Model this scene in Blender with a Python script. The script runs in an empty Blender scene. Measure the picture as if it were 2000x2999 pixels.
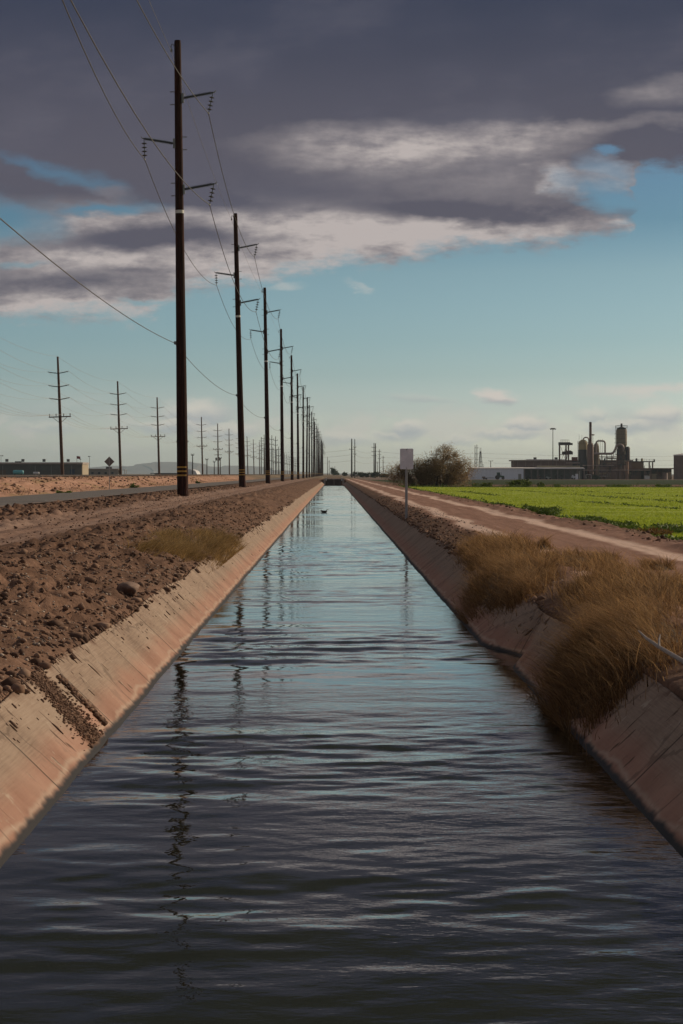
import bpy, math, random
import numpy as np
from mathutils import Vector, Matrix, Euler
random.seed(7); rng = np.random.default_rng(11)
R = math.radians
scene = bpy.context.scene
COL = scene.collection

# ---------------------------------------------------------------- camera facts
F, CX, HY, CZ = 6700.0, 977.0, 1388.0, 1.7          # focal length in photo pixels, canal axis, horizon row, eye height above water
def X(px, D): return (px - CX) * D / F
def Z(py, D): return CZ - (py - HY) * D / F

# ---------------------------------------------------------------- node helper
class NT:
    def __init__(s, tree): s.t = tree; s.n = tree.nodes; s.l = tree.links
    def node(s, kind, **kw):
        nd = s.n.new(kind)
        for k, v in kw.items(): setattr(nd, k, v)
        return nd
    def put(s, sock, v):
        if isinstance(v, bpy.types.NodeSocket): s.l.new(v, sock)
        elif v is not None:
            if hasattr(sock.default_value, '__len__'):
                n = len(sock.default_value)
                v = tuple(v) if hasattr(v, '__len__') else (v,) * n
                if len(v) < n: v = v + (1.0,)
            sock.default_value = v
    def m(s, op, a, b=None, c=None):
        nd = s.node('ShaderNodeMath', operation=op); s.put(nd.inputs[0], a)
        if b is not None: s.put(nd.inputs[1], b)
        if c is not None: s.put(nd.inputs[2], c)
        return nd.outputs[0]
    def add(s, a, b): return s.m('ADD', a, b)
    def sub(s, a, b): return s.m('SUBTRACT', a, b)
    def mul(s, a, b): return s.m('MULTIPLY', a, b)
    def mx(s, a, b): return s.m('MAXIMUM', a, b)
    def mn(s, a, b): return s.m('MINIMUM', a, b)
    def mr(s, v, a, b, c=0.0, d=1.0, smooth=True):
        nd = s.node('ShaderNodeMapRange', interpolation_type='SMOOTHSTEP' if smooth else 'LINEAR')
        for i, q in enumerate((v, a, b, c, d)): s.put(nd.inputs[i], q)
        return nd.outputs[0]
    def band(s, v, a, b, soft):
        return s.mul(s.mr(v, a - soft, a + soft), s.mr(v, b - soft, b + soft, 1.0, 0.0))
    def noise(s, vec, scale, detail=4, rough=0.55, dist=0.0, col=False):
        nd = s.node('ShaderNodeTexNoise'); s.put(nd.inputs['Vector'], vec); s.put(nd.inputs['Scale'], scale)
        s.put(nd.inputs['Detail'], detail); s.put(nd.inputs['Roughness'], rough); s.put(nd.inputs['Distortion'], dist)
        return nd.outputs['Color' if col else 'Fac']
    def vor(s, vec, scale, feature='F1', out='Distance'):
        nd = s.node('ShaderNodeTexVoronoi', feature=feature); s.put(nd.inputs['Vector'], vec); s.put(nd.inputs['Scale'], scale)
        return nd.outputs[out]
    def mix(s, f, a, b, blend='MIX'):
        nd = s.node('ShaderNodeMix', data_type='RGBA', blend_type=blend)
        s.put(nd.inputs[0], f); s.put(nd.inputs[6], a); s.put(nd.inputs[7], b)
        return nd.outputs[2]
    def ramp(s, v, stops, interp='LINEAR'):
        nd = s.node('ShaderNodeValToRGB'); cr = nd.color_ramp; cr.interpolation = interp
        while len(cr.elements) < len(stops): cr.elements.new(0.5)
        for e, (p, c) in zip(cr.elements, stops):
            e.position = p; e.color = (c, c, c, 1) if not hasattr(c, '__len__') else (*c[:3], 1)
        s.put(nd.inputs[0], v)
        return nd.outputs[0]
    def vm(s, op, a, b=None):
        nd = s.node('ShaderNodeVectorMath', operation=op); s.put(nd.inputs[0], a)
        if b is not None: s.put(nd.inputs[1], b)
        return nd.outputs['Value' if op == 'LENGTH' else 'Vector']
    def xyz(s, v):
        nd = s.node('ShaderNodeSeparateXYZ'); s.put(nd.inputs[0], v); return nd.outputs
    def cxyz(s, x, y, z=0.0):
        nd = s.node('ShaderNodeCombineXYZ'); s.put(nd.inputs[0], x); s.put(nd.inputs[1], y); s.put(nd.inputs[2], z); return nd.outputs[0]
    def bump(s, h, strength, dist):
        nd = s.node('ShaderNodeBump'); s.put(nd.inputs['Height'], h); nd.inputs['Strength'].default_value = strength
        nd.inputs['Distance'].default_value = dist; return nd.outputs[0]

def new_mat(name):
    m = bpy.data.materials.new(name); m.use_nodes = True
    n = NT(m.node_tree); bs = n.n['Principled BSDF']
    tc = n.node('ShaderNodeTexCoord')
    return m, n, bs, tc.outputs['Object']

def mat(name, col, rough=0.7, var=0.25, scale=3.0, metal=0.0, bump=0.0, stretch=None, col2=None, fine=None):
    """weathered procedural surface: two scales of noise shift the base colour"""
    m, n, bs, co = new_mat(name)
    v = co if stretch is None else n.vm('MULTIPLY', co, stretch)
    a = n.noise(v, scale, 5, 0.6)
    b = n.noise(v, scale * 7.3, 3, 0.6)
    f = n.add(n.mul(a, 0.65), n.mul(b, 0.35))
    c2 = col2 or tuple(min(1, c * 1.25) for c in col)
    lo = tuple(c * (1 - var) for c in col); hi = tuple(c + (d - c) * 1.0 for c, d in zip(col, c2))
    c = n.ramp(f, [(0.3, lo), (0.5, col), (0.7, hi)])
    n.put(bs.inputs['Base Color'], c); bs.inputs['Roughness'].default_value = rough; bs.inputs['Metallic'].default_value = metal
    if bump: n.put(bs.inputs['Normal'], n.bump(f, bump, 0.02))
    return m

# ---------------------------------------------------------------- mesh helpers
class MB:
    def __init__(s): s.v = []; s.f = []
    def box(s, c, d, rz=0.0, ry=0.0):
        cx, cy, cz = c; dx, dy, dz = (q / 2 for q in d); b = len(s.v)
        M = Matrix.Rotation(rz, 3, 'Z') @ Matrix.Rotation(ry, 3, 'Y')
        for k in ((-1,-1,-1),(1,-1,-1),(1,1,-1),(-1,1,-1),(-1,-1,1),(1,-1,1),(1,1,1),(-1,1,1)):
            p = M @ Vector((k[0]*dx, k[1]*dy, k[2]*dz)); s.v.append((p.x+cx, p.y+cy, p.z+cz))
        for q in ((0,3,2,1),(4,5,6,7),(0,1,5,4),(1,2,6,5),(2,3,7,6),(3,0,4,7)): s.f.append(tuple(b+i for i in q))
        return s
    def path(s, pts, r, n=8, cap=True):
        """tube through pts; r a number or one per point"""
        pts = [Vector(p) for p in pts]; rs = r if hasattr(r, '__len__') else [r] * len(pts); b = len(s.v)
        t = (pts[1] - pts[0]).normalized(); u = t.orthogonal().normalized()
        for i, p in enumerate(pts):
            t = (pts[min(i+1, len(pts)-1)] - pts[max(i-1, 0)]).normalized()
            u = (u - t * u.dot(t)).normalized(); w = t.cross(u)
            for k in range(n):
                a = 2*math.pi*k/n; q = p + (u*math.cos(a) + w*math.sin(a)) * rs[i]; s.v.append(tuple(q))
        for i in range(len(pts)-1):
            for k in range(n):
                k2 = (k+1) % n; s.f.append((b+i*n+k, b+i*n+k2, b+(i+1)*n+k2, b+(i+1)*n+k))
        if cap:
            s.f.append(tuple(b+k for k in range(n))[::-1]); e = b+(len(pts)-1)*n; s.f.append(tuple(e+k for k in range(n)))
        return s
    def tube(s, a, c, r, r2=None, n=8): return s.path([a, c], [r, r if r2 is None else r2], n)
    def lathe(s, prof, c=(0,0,0), n=20):
        b = len(s.v)
        for r, z in prof:
            for k in range(n):
                a = 2*math.pi*k/n; s.v.append((c[0]+r*math.cos(a), c[1]+r*math.sin(a), c[2]+z))
        for i in range(len(prof)-1):
            for k in range(n):
                k2 = (k+1) % n; s.f.append((b+i*n+k, b+i*n+k2, b+(i+1)*n+k2, b+(i+1)*n+k))
        s.f.append(tuple(b+k for k in range(n))[::-1]); e = b+(len(prof)-1)*n; s.f.append(tuple(e+k for k in range(n)))
        return s
    def prism(s, poly, axis, a, c):
        """poly in the plane across axis, from a to c along it"""
        b = len(s.v); n = len(poly)
        for q in (a, c):
            for (u, w) in poly:
                s.v.append({'x': (q, u, w), 'y': (u, q, w), 'z': (u, w, q)}[axis])
        for k in range(n):
            k2 = (k+1) % n; s.f.append((b+k, b+k2, b+n+k2, b+n+k))
        s.f.append(tuple(b+k for k in range(n))[::-1]); s.f.append(tuple(b+n+k for k in range(n)))
        return s
    def build(s, name, m, parent=None, smooth=False, loc=None):
        me = bpy.data.meshes.new(name); me.from_pydata(s.v, [], s.f); me.validate()
        import bmesh
        bm = bmesh.new(); bm.from_mesh(me); bmesh.ops.recalc_face_normals(bm, faces=bm.faces); bm.to_mesh(me); bm.free()
        if smooth:
            me.polygons.foreach_set('use_smooth', [True] * len(me.polygons))
            try: me.set_sharp_from_angle(angle=R(40))
            except Exception: pass
        me.materials.append(m)
        o = bpy.data.objects.new(name, me); COL.objects.link(o)
        if parent: o.parent = parent
        if loc: o.location = loc
        return o

def np_mesh(name, verts, faces, m, parent=None, smooth=False, loc=None):
    verts = np.asarray(verts, np.float32); faces = np.asarray(faces, np.int32); k = faces.shape[1]
    me = bpy.data.meshes.new(name)
    me.vertices.add(len(verts)); me.vertices.foreach_set('co', verts.ravel())
    me.loops.add(faces.size); me.loops.foreach_set('vertex_index', faces.ravel())
    me.polygons.add(len(faces)); me.polygons.foreach_set('loop_start', np.arange(0, faces.size, k, dtype=np.int32))
    me.polygons.foreach_set('loop_total', np.full(len(faces), k, np.int32))
    if smooth: me.polygons.foreach_set('use_smooth', np.ones(len(faces), bool))
    me.update(calc_edges=True); me.validate(); me.materials.append(m)
    o = bpy.data.objects.new(name, me); COL.objects.link(o)
    if parent: o.parent = parent
    if loc: o.location = loc
    return o

def grid_faces(nr, nc):
    i = np.arange(nr-1)[:, None] * nc + np.arange(nc-1)[None, :]
    return np.stack([i, i+1, i+nc+1, i+nc], -1).reshape(-1, 4)

def thing(name, label, cat, loc=(0,0,0), rz=0.0, group=None):
    o = bpy.data.objects.new(name, None); COL.objects.link(o); o.empty_display_size = 0.3
    o.location = loc; o.rotation_euler.z = rz; o['label'] = label; o['category'] = cat
    if group: o['group'] = group
    return o
def tag(o, label, cat, group=None):
    o['label'] = label; o['category'] = cat
    if group: o['group'] = group
    return o
def kind(o, k): o['kind'] = k; return o
def kids(o): return [c for c in bpy.data.objects if c.parent == o]
def copy_tree(o, parent=None):
    c = o.copy(); COL.objects.link(c); c.parent = parent
    for ch in list(o.children): copy_tree(ch, c)
    return c

# ---------------------------------------------------------------- numpy noise
def _h(ix, iy, seed):
    n = (ix.astype(np.int64) * 374761393 + iy.astype(np.int64) * 668265263 + seed * 974711) & 0xffffffff
    n = ((n ^ (n >> 13)) * 1274126177) & 0xffffffff
    return ((n ^ (n >> 16)) & 0xffff) / 32767.5 - 1.0
def vnoise(x, y, seed=0):
    ix = np.floor(x); iy = np.floor(y); fx = x-ix; fy = y-iy
    fx = fx*fx*fx*(fx*(fx*6-15)+10); fy = fy*fy*fy*(fy*(fy*6-15)+10)
    a = _h(ix, iy, seed); b = _h(ix+1, iy, seed); c = _h(ix, iy+1, seed); d = _h(ix+1, iy+1, seed)
    return (a*(1-fx)+b*fx)*(1-fy) + (c*(1-fx)+d*fx)*fy
def fbm(x, y, f, o=4, g=0.5, seed=0):
    r = 0; a = 1.0
    for k in range(o):
        r = r + a*vnoise(x*f+17.3*k, y*f-9.1*k, seed+k); f *= 2.03; a *= g
    return r

# ================================================================= sun, sky, camera
SUN_AZ, SUN_EL = 58.0, 26.0
sd = Vector((math.sin(R(SUN_AZ))*math.cos(R(SUN_EL)), math.cos(R(SUN_AZ))*math.cos(R(SUN_EL)), math.sin(R(SUN_EL))))
sl = bpy.data.lights.new('sun', 'SUN'); sl.energy = 3.4; sl.angle = R(0.5); sl.color = (1.0, 0.80, 0.58)
so = bpy.data.objects.new('sun', sl); COL.objects.link(so); so.rotation_euler = sd.to_track_quat('Z', 'Y').to_euler(); so.location = (200, 100, 150)

w = bpy.data.worlds.new('World'); scene.world = w; w.use_nodes = True
n = NT(w.node_tree); n.n.clear()
sky = n.node('ShaderNodeTexSky', sky_type='NISHITA'); sky.sun_disc = False
sky.sun_elevation = R(SUN_EL); sky.sun_rotation = R(SUN_AZ); sky.altitude = 0; sky.air_density = 1.0; sky.dust_density = 1.6; sky.ozone_density = 1.6
tc = n.node('ShaderNodeTexCoord'); d = n.vm('NORMALIZE', tc.outputs['Generated']); dx, dy, dz = n.xyz(d)
az = n.m('ARCTAN2', dx, dy); el = n.m('ARCSINE', dz)
# clouds are laid out by compass bearing (U) and elevation (V, falling with height), one unit = 1/6.7 radian
U = n.add(n.mul(az, 6.7), 0.977); V = n.sub(1.388, n.mul(el, 6.7))
P = n.cxyz(U, V)
Ps = n.cxyz(U, n.mul(V, 2.4))
def ell(P, c, r, soft=0.7, tilt=0.0):
    q = n.vm('SUBTRACT', P, (c[0], c[1], 0))
    if tilt:
        x_, y_, _ = n.xyz(q); q = n.cxyz(x_, n.sub(y_, n.mul(x_, tilt)))
    q = n.vm('MULTIPLY', q, (1/r[0], 1/r[1], 0))
    return n.mr(n.vm('LENGTH', q), 1.0 + soft*0.6, 1.0 - soft, 0.0, 1.0)
w1 = n.vm('SUBTRACT', n.noise(Ps, 2.3, 6, 0.6, col=True), (0.5, 0.5, 0.5))
w2 = n.vm('SUBTRACT', n.noise(Ps, 9.0, 5, 0.62, col=True), (0.5, 0.5, 0.5))
Pw = n.vm('ADD', n.vm('ADD', P, n.vm('MULTIPLY', w1, (0.30, 0.11, 0))), n.vm('MULTIPLY', w2, (0.10, 0.045, 0)))
Uw, Vw, _ = n.xyz(Pw)
stops = [(-1.0, .90), (0.0, .945), (.25, .94), (.45, .92), (.52, .87), (.62, .845), (.75, .83), (.90, .80), (1.0, .79), (1.15, .80), (1.19, .768), (1.28, .755),
         (1.4, .735), (1.55, .722), (1.65, .725), (1.75, .70), (1.80, .685), (1.825, .68), (1.85, .535), (2.0, .515), (3.0, .5)]
yb = n.ramp(n.m('MULTIPLY_ADD', Uw, 0.25, 0.25), [((u+1)/4, v) for u, v in stops])
under = n.sub(yb, Vw)                                  # how far above the lower edge of the deck
w3 = n.noise(n.cxyz(n.mul(U, 1.0), n.mul(V, 2.8)), 15.0, 6, 0.65)
under = n.add(under, n.mul(n.sub(w3, 0.5), 0.110))
deck = n.mr(under, -0.022, 0.050)
gap = n.mx(n.mul(ell(Pw, (0.17, 0.520), (0.20, 0.026), 0.9, 0.30), 0.72), n.mul(ell(Pw, (0.30, 0.614), (0.18, 0.020), 0.8), 0.95))
for c, r, k, t in (((0.03, .645), (.15, .060), 1.0, 0.0), ((1.80, .595), (.115, .050), 1.0, .35), ((1.66, .540), (.075, .032), .45, .4), ((1.76, .515), (.10, .035), .6, .35),
                   ((1.745, .462), (.04, .014), .9, .2), ((1.93, .600), (.10, .08), 1.0, 0.0), ((0.41, .887), (.07, .007), .8, 0.0), ((0.05, .775), (.08, .010), .6, 0.0)):
    gap = n.mx(gap, n.mul(ell(Pw, c, r, 0.8, t), k))
deck = n.mul(deck, n.sub(1.0, gap))
hole = n.mul(n.mr(n.noise(Ps, 1.1, 5, 0.55), 0.52, 0.62), n.mr(V, -1.2, -2.0))
side = n.mul(n.mr(n.m('ABSOLUTE', az), 0.45, 0.95), n.mr(n.noise(Ps, 0.8, 5, 0.55), 0.40, 0.50))  # breaks opened in the unseen side clouds to let in more sky light
deck = n.mul(deck, n.sub(1.0, n.mx(n.mul(hole, 0.8), n.mul(side, 0.40))))
lump = n.mul(ell(Pw, (0.02, 0.530), (0.135, 0.048), 0.5, 0.45), 0.97)
wisp = n.mul(ell(Pw, (0.31, 0.578), (0.11, 0.018), 0.8), 0.8)
puffs = n.mul(ell(Pw, (1.462, 1.157), (0.050, 0.021), 0.7), 1.0)
puffs = n.mx(puffs, n.mul(ell(Pw, (1.87, 1.135), (0.17, 0.016), 0.9, -0.06), 0.75))
puffs = n.mx(puffs, n.mul(ell(Pw, (0.84, 0.845), (0.06, 0.014), 0.9), 0.35))
puffs = n.mx(puffs, n.mul(ell(Pw, (1.06, 0.843), (0.035, 0.010), 0.9, 0.3), 0.30))
puffs = n.mx(puffs, n.mul(ell(Pw, (1.24, 1.17), (0.08, 0.014), 0.9), 0.35))
low = n.noise(n.cxyz(U, n.mul(V, 2.0)), 5.0, 6, 0.6)
lowm = n.mul(n.mr(low, 0.47, 0.62), n.band(V, 1.20, 1.33, 0.07))
for c, r, k in (((0.56, 1.235), (0.13, 0.05), .8), ((1.19, 1.265), (0.07, 0.035), .8), ((1.55, 1.245), (0.09, 0.03), .8), ((1.85, 1.225), (0.16, 0.04), .85), ((1.00, 1.275), (0.10, 0.03), .6), ((0.12, 1.22), (0.15, 0.03), .4)):
    lowm = n.mx(lowm, n.mul(ell(Pw, c, r, 0.8), k))
lowm = n.mul(lowm, 0.55)
Pc = n.vm('ADD', P, n.vm('MULTIPLY', n.vm('SUBTRACT', n.noise(n.cxyz(U, n.mul(V, 1.5)), 13.0, 6, .62, col=True), (.5, .5, .5)), (.085, .060, 0)))
cumA = 0.0; cumB = 0.0
for (cx_, cy_), (rx_, ry_), k_ in (((.575, 1.215), (.095, .050), .75), ((.50, 1.250), (.13, .022), .55), ((.66, 1.262), (.09, .026), .55), ((1.535, 1.250), (.060, .030), .85), ((1.49, 1.272), (.10, .016), .6), ((1.925, 1.222), (.075, .040), .85), ((1.83, 1.248), (.13, .022), .6),
                                   ((1.73, 1.215), (.05, .022), .5), ((1.195, 1.258), (.045, .030), .75), ((1.13, 1.280), (.07, .014), .45), ((1.02, 1.290), (.10, .020), .45), ((1.34, 1.285), (.06, .014), .4), ((.14, 1.255), (.11, .018), .3)):
    m_ = n.mul(ell(Pc, (cx_, cy_), (rx_, ry_), .55), k_)
    y_ = n.mr(n.xyz(Pc)[1], cy_ + ry_*.55, cy_ - ry_*.65)
    cumB = n.mx(cumB, n.mul(m_, y_)); cumA = n.mx(cumA, m_)
# brightness of the deck
B = n.mul(n.mul(n.mr(under, 0.13, 0.02), 0.30), n.mr(U, 1.70, 1.86, 1.0, 0.25))
B = n.add(B, n.mul(n.mul(n.mr(V, .56, .66), n.mr(U, 1.3, .9)), .30))
for c, r, k, t in (((1.13, .435), (.36, .060), .52, -.03), ((1.45, .415), (.30, .045), .34, 0.0), ((1.78, .388), (.30, .022), .20, 0.0), ((1.97, .295), (.14, .045), .24, -.1), ((1.36, .53), (.42, .085), .20, .05),
                   ((1.30, .695), (.42, .040), .66, -.04), ((1.08, .745), (.22, .05), .35, 0.0), ((0.92, .665), (.32, .040), .34, .03), ((1.64, .53), (.07, .035), .65, .4), ((1.78, .53), (.10, .05), .5, .35), ((1.80, .67), (.07, .02), .45, .3),
                   ((0.32, .645), (.27, .024), .30, -.08), ((0.32, .765), (.34, .030), .40, 0.0), ((0.22, .912), (.34, .024), .45, 0.0), ((0.78, .800), (.28, .03), .30, .0), ((0.62, .640), (.30, .03), .12, .0)):
    B = n.add(B, n.mul(ell(Pw, c, r, 0.95, t), k))
for c, r, k in (((1.35, .628), (.36, .026), .13), ((0.38, .700), (.24, .040), .36), ((0.18, .845), (.30, .030), .30), ((0.60, .605), (.17, .030), .26), ((0.42, .800), (.11, .012), .25), ((0.62, .70), (.14, .04), .2), ((1.88,.46),(.18,.05),.12)):
    B = n.sub(B, n.mul(ell(Pw, c, r, 0.9), k))
fine = n.noise(Ps, 6.0, 7, 0.6); wide = n.noise(Ps, 1.6, 4, 0.5)
fine2 = n.noise(n.cxyz(n.add(U, n.mul(V, .3)), n.mul(V, 3.6)), 3.2, 7, 0.62)
B = n.mul(B, n.mr(n.add(n.mul(fine, .5), n.mul(fine2, .5)), 0.30, 0.66, 0.42, 1.22, False))
B = n.add(B, n.mul(n.sub(wide, 0.5), 0.16))
B = n.sub(B, n.mul(n.mul(n.mr(n.noise(n.cxyz(n.add(U, n.mul(V, -.2)), n.mul(V, 3.0)), 7.5, 6, .6), .44, .70), n.mr(B, .1, .5)), .22))
B = n.mul(B, n.mr(under, 0.95, 0.35, 0.0, 1.0)) if False else B
deckdark = n.mix(n.mr(V, -0.05, 0.50), (.036, .044, .080), (.094, .088, .118))
deckdark = n.mix(n.mr(V, -0.02, -0.40), deckdark, (.030, .034, .034))
deckdark = n.mix(n.mul(n.mr(wide, 0.35, 0.7), n.mr(V, -.1, .1)), deckdark, n.mix(0.5, deckdark, (.085, .085, .125)))
def relief(sc, off, det):
    a_ = n.noise(Ps, sc, det, .58); b_ = n.noise(n.vm('ADD', Ps, off), sc, det, .58); return n.sub(a_, b_)
rel = n.add(n.mul(relief(4.0, (.030, .035, 0), 6), 1.0), n.mul(relief(11.0, (.012, .016, 0), 5), .45))
B = n.add(B, n.mul(rel, n.mr(B, .02, .45, .05, 1.0)))
ccol = n.mix(n.mr(B, 0.0, 0.68, 0, 1, False), deckdark, (.49, .435, .42))
ccol = n.mix(n.mul(n.mr(n.m('ABSOLUTE', az), 0.45, 1.1), n.mr(fine, .3, .65, .45, .95)), ccol, (.31, .25, .205))  # clouds outside the view brightened and warmed to lift the ambient light
K = 10.0                                              # background strength 0.1
def up(c): return n.vm('SCALE', c)
skycol = sky.outputs[0]
def scale(c, k):
    nd = n.node('ShaderNodeVectorMath', operation='SCALE'); n.put(nd.inputs[0], c); nd.inputs['Scale'].default_value = k; return nd.outputs[0]
SKYMUL = n.ramp(n.mul(V, 0.7), [(.0, (.26, .35, .44)), (.25, (.12, .19, .27)), (.455, (.136, .228, .300)), (.56, (.230, .325, .395)), (.70, (.282, .40, .51)), (.77, (.345, .468, .60)), (.84, (.50, .62, .80)), (.91, (.80, .93, 1.10)), (.98, (.98, 1.10, 1.25))])
SKYMUL = n.vm('MULTIPLY', SKYMUL, (2, 2, 2))
skycol = n.mix(1.0, skycol, SKYMUL, 'MULTIPLY')
skyN = n.node('NodeReroute'); n.put(skyN.inputs[0], skycol)
c1 = n.mix(lowm, skyN.outputs[0], scale(n.mix(n.mr(low, .45, .6), (.36, .375, .40), (.58, .54, .49)), K))
c1 = n.mix(cumA, c1, scale(n.mix(n.m('DIVIDE', cumB, n.mx(cumA, .01)), (.36, .39, .42), (.72, .66, .57)), K))
c1 = n.mix(puffs, c1, scale(n.mix(n.mr(Vw, 1.155, 1.178), (.66, .60, .54), (.34, .35, .38)), K))
c1 = n.mix(wisp, c1, scale(n.mix(0.0, (.30, .265, .28), (0, 0, 0)), K))
c1 = n.mix(lump, c1, scale(n.mix(0.0, (.075, .08, .11), (0, 0, 0)), K))
c1 = n.mix(deck, c1, scale(ccol, K))
bg = n.node('ShaderNodeBackground'); n.put(bg.inputs[0], c1); bg.inputs[1].default_value = 0.1
wo = n.node('ShaderNodeOutputWorld'); n.l.new(bg.outputs[0], wo.inputs[0])

cam = bpy.data.cameras.new('camera'); co_ = bpy.data.objects.new('camera', cam); COL.objects.link(co_)
cam.sensor_fit = 'HORIZONTAL'; cam.sensor_width = 24.0; cam.lens = 24.0 * F / 2000.0
cam.shift_x = (1000 - CX) / 2000.0; cam.shift_y = -(1499.5 - HY) / 2000.0
cam.clip_start = 0.1; cam.clip_end = 60000
co_.location = (0, 0, CZ); co_.rotation_euler = (R(90), 0, 0)
scene.camera = co_
vs = scene.view_settings
vs.view_transform = 'Standard'; vs.look = 'None'; vs.exposure = 0.0; vs.gamma = 1.0
try: vs.use_curve_mapping = False
except Exception: pass
scene.cycles.max_bounces = 6; scene.cycles.volume_bounces = 0; scene.cycles.use_denoising = True
scene.cycles.use_adaptive_sampling = True; scene.cycles.adaptive_threshold = 0.015

# ================================================================= terrain
LE, RE, CT = -1.44, 1.54, 0.42          # water edges and height of the lining
LT, RT = -1.88, 1.98                    # top edges of the lining
CAN_END = 367.0
px_ = np.array([-12000,-400,-60,-40,-34.5,-24,-23,-22,-20.4,-18.6,-17.5,-17,-12,-11.4,-10,-8.7,-7.9,-7.0,-6.2,-5.2,-4.5,-3.9,-3.2,-2.6,-2.12,-1.90,-1.84,1.94,2.00,2.15,2.5,2.9,4.5,5.1,5.5,5.9,6.3,12000])
pz_ = np.array([.6,.9,1.0,1.2,1.38,1.38,1.38,1.38,1.16,.62,.52,.43,.43,.50,.56,.68,.73,.72,.68,.67,.70,.77,.74,.62,.505,CT+.02,-.7,-.7,CT+.02,.505,.60,.64,.64,.69,.62,.53,.47,.47])
ax_ = np.array([-12000,-60,-24,-22,-18,-17.4,-11.6,-10.5,-8.8,-7.0,-6.4,-6.0,-4.8,-4.2,-3.4,-2.2,-1.97,-1.88,1.97,2.1,2.5,2.8,4.6,5.0,5.6,6.2,30,12000])
aa_ = np.array([.15,.10,.05,.10,.09,.01,.01,.05,.085,.085,.05,.022,.022,.04,.055,.055,.03,.014,.014,.03,.05,.012,.014,.04,.05,.02,.03,.15])
def field_drop(y): return 0.0014 * np.clip(y - 150, 0, 790)
def ground_z(x, y, detail=True):
    x = np.asarray(x, float); y = np.asarray(y, float)
    wob = 0.10*fbm(x*0, y, 0.13, 3, .5, 91)
    xs = np.where((x < -2.1), x + wob*np.clip((-2.0-x)/1.0, 0, 1.5), np.where(x > 2.3, x + wob*np.clip((x-2.2)/1.0, 0, 1.0), x))
    z = np.interp(xs, px_, pz_)
    z = z - np.where(x > 5.5, field_drop(y)*np.clip((x-5.5)/6, 0, 1), 0)
    out = (x > -2.0) & (x < 2.05)
    z = np.where(out & (y > CAN_END+.9), 0.80, z)
    if detail:
        A = np.interp(x, ax_, aa_)
        fade = np.clip(1.4 - y/260.0, 0.45, 1.0)
        c = fbm(x, y*0.8, 2.6, 5, .56, 5)
        r = 1.0 - 2.0*np.abs(fbm(x, y*.8, 4.2, 3, .5, 31))
        big = fbm(x, y, 0.55, 3, .5, 55)
        z = z + A*fade*(0.75*c + 0.25*r + 0.55*big)
        # wheel marks along the left service track
        tr = np.clip(1 - np.abs(x+5.5)/1.0, 0, 1)
        z = z + 0.018*tr*np.sin(x*11 + 1.5*vnoise(y*.15, y*0, 8))
    return z
def lumps(x, y, s, seed):
    # rounded clods with crevices between them: distance to scattered centres
    ix = np.floor(x/s); iy = np.floor(y/s); best = np.full(x.shape, 0.0)
    for i in (-1, 0, 1):
        for j in (-1, 0, 1):
            cx_ = ix+i; cy_ = iy+j; px2 = (cx_+.5+.45*_h(cx_, cy_, seed))*s; py2 = (cy_+.5+.45*_h(cx_, cy_, seed+1))*s
            rr_ = s*(.42+.30*_h(cx_, cy_, seed+2)); d2 = ((x-px2)**2+(y-py2)**2)/np.maximum(rr_, 1e-3)**2
            best = np.maximum(best, np.where(rr_ > 0, np.sqrt(np.clip(1-d2, 0, 1))*rr_, 0))
    return best
_gz0 = ground_z
def ground_z(x, y, detail=True):
    z = _gz0(x, y, detail)
    if not detail: return z
    x = np.asarray(x, float); y = np.asarray(y, float)
    A = np.interp(x, ax_, aa_); k = np.clip((A-.02)/.04, 0, 1.3)*np.clip(1.25-y/180, .3, 1)
    m1 = np.where(x > 0, .55, 1.0)*np.clip(.55+.9*fbm(x, y, .45, 3, .5, 71), 0, 1.2)
    wx_ = x+.05*vnoise(x*6, y*6, 3); wy_ = y+.05*vnoise(x*6, y*6, 4)
    return z + k*m1*(.95*lumps(wx_, wy_, .15, 40) + (np.where(x > 0, 0, .28))*lumps(wx_, wy_, .34, 50) - .010)
fl = np.arange(-9.2, -1.93, 0.042); fr = np.arange(2.03, 6.4, 0.05)
xs = np.concatenate([[-12000,-6000,-3000,-1500,-800,-400,-200,-120,-80,-60,-50,-44,-40,-37], np.arange(-34.5,-24,1.0), np.arange(-24,-17.2,.22), np.linspace(-17.1,-12.05,7), np.arange(-11.9,-9.2,.1), fl, [-1.905,-1.885,-1.83,-1.5,0,1.5,1.93,1.985,2.005], fr,
                     np.arange(6.5,16,.5), np.geomspace(16.5,12000,34)])
ys = [-30.0, 0.0, 5.0]
y = 8.0
while y < 16200:
    ys.append(y); y += max(0.05, y*(0.0048 if y < 420 else 0.035))
ys = np.array(sorted(ys + [CAN_END+.7, CAN_END+1.1]))
GX, GY = np.meshgrid(xs, ys); GZ = ground_z(GX, GY)

def dirt_colour(nn, co):
    a = nn.noise(co, 0.9, 6, .6); b = nn.noise(co, 9.0, 4, .65); c_ = nn.noise(co, 38.0, 3, .6)
    f = nn.add(nn.add(nn.mul(a, .4), nn.mul(b, .38)), nn.mul(c_, .22))
    return f
m_ground, g, bs, co = new_mat('dirt_ground')
gx, gy, gz = g.xyz(co)
f = dirt_colour(g, co)
clod = g.ramp(f, [(.30, (.050, .027, .017)), (.46, (.120, .068, .044)), (.58, (.20, .116, .077)), (.70, (.32, .205, .145))])
track = g.ramp(f, [(.30, (.20, .125, .092)), (.5, (.29, .19, .145)), (.7, (.37, .25, .195))])
wx = g.add(gx, g.mul(g.sub(g.noise(g.cxyz(0, g.mul(gy, .08)), 1.0, 3), .5), 1.0))
lt = g.mx(g.band(wx, -5.3, -4.7, .22), g.band(wx, -6.45, -5.95, .22))
streak = g.noise(g.cxyz(g.mul(gx, 5.0), g.mul(gy, .12)), 1.2, 4, .6)
lt = g.mul(lt, g.mr(streak, .35, .6))
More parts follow.
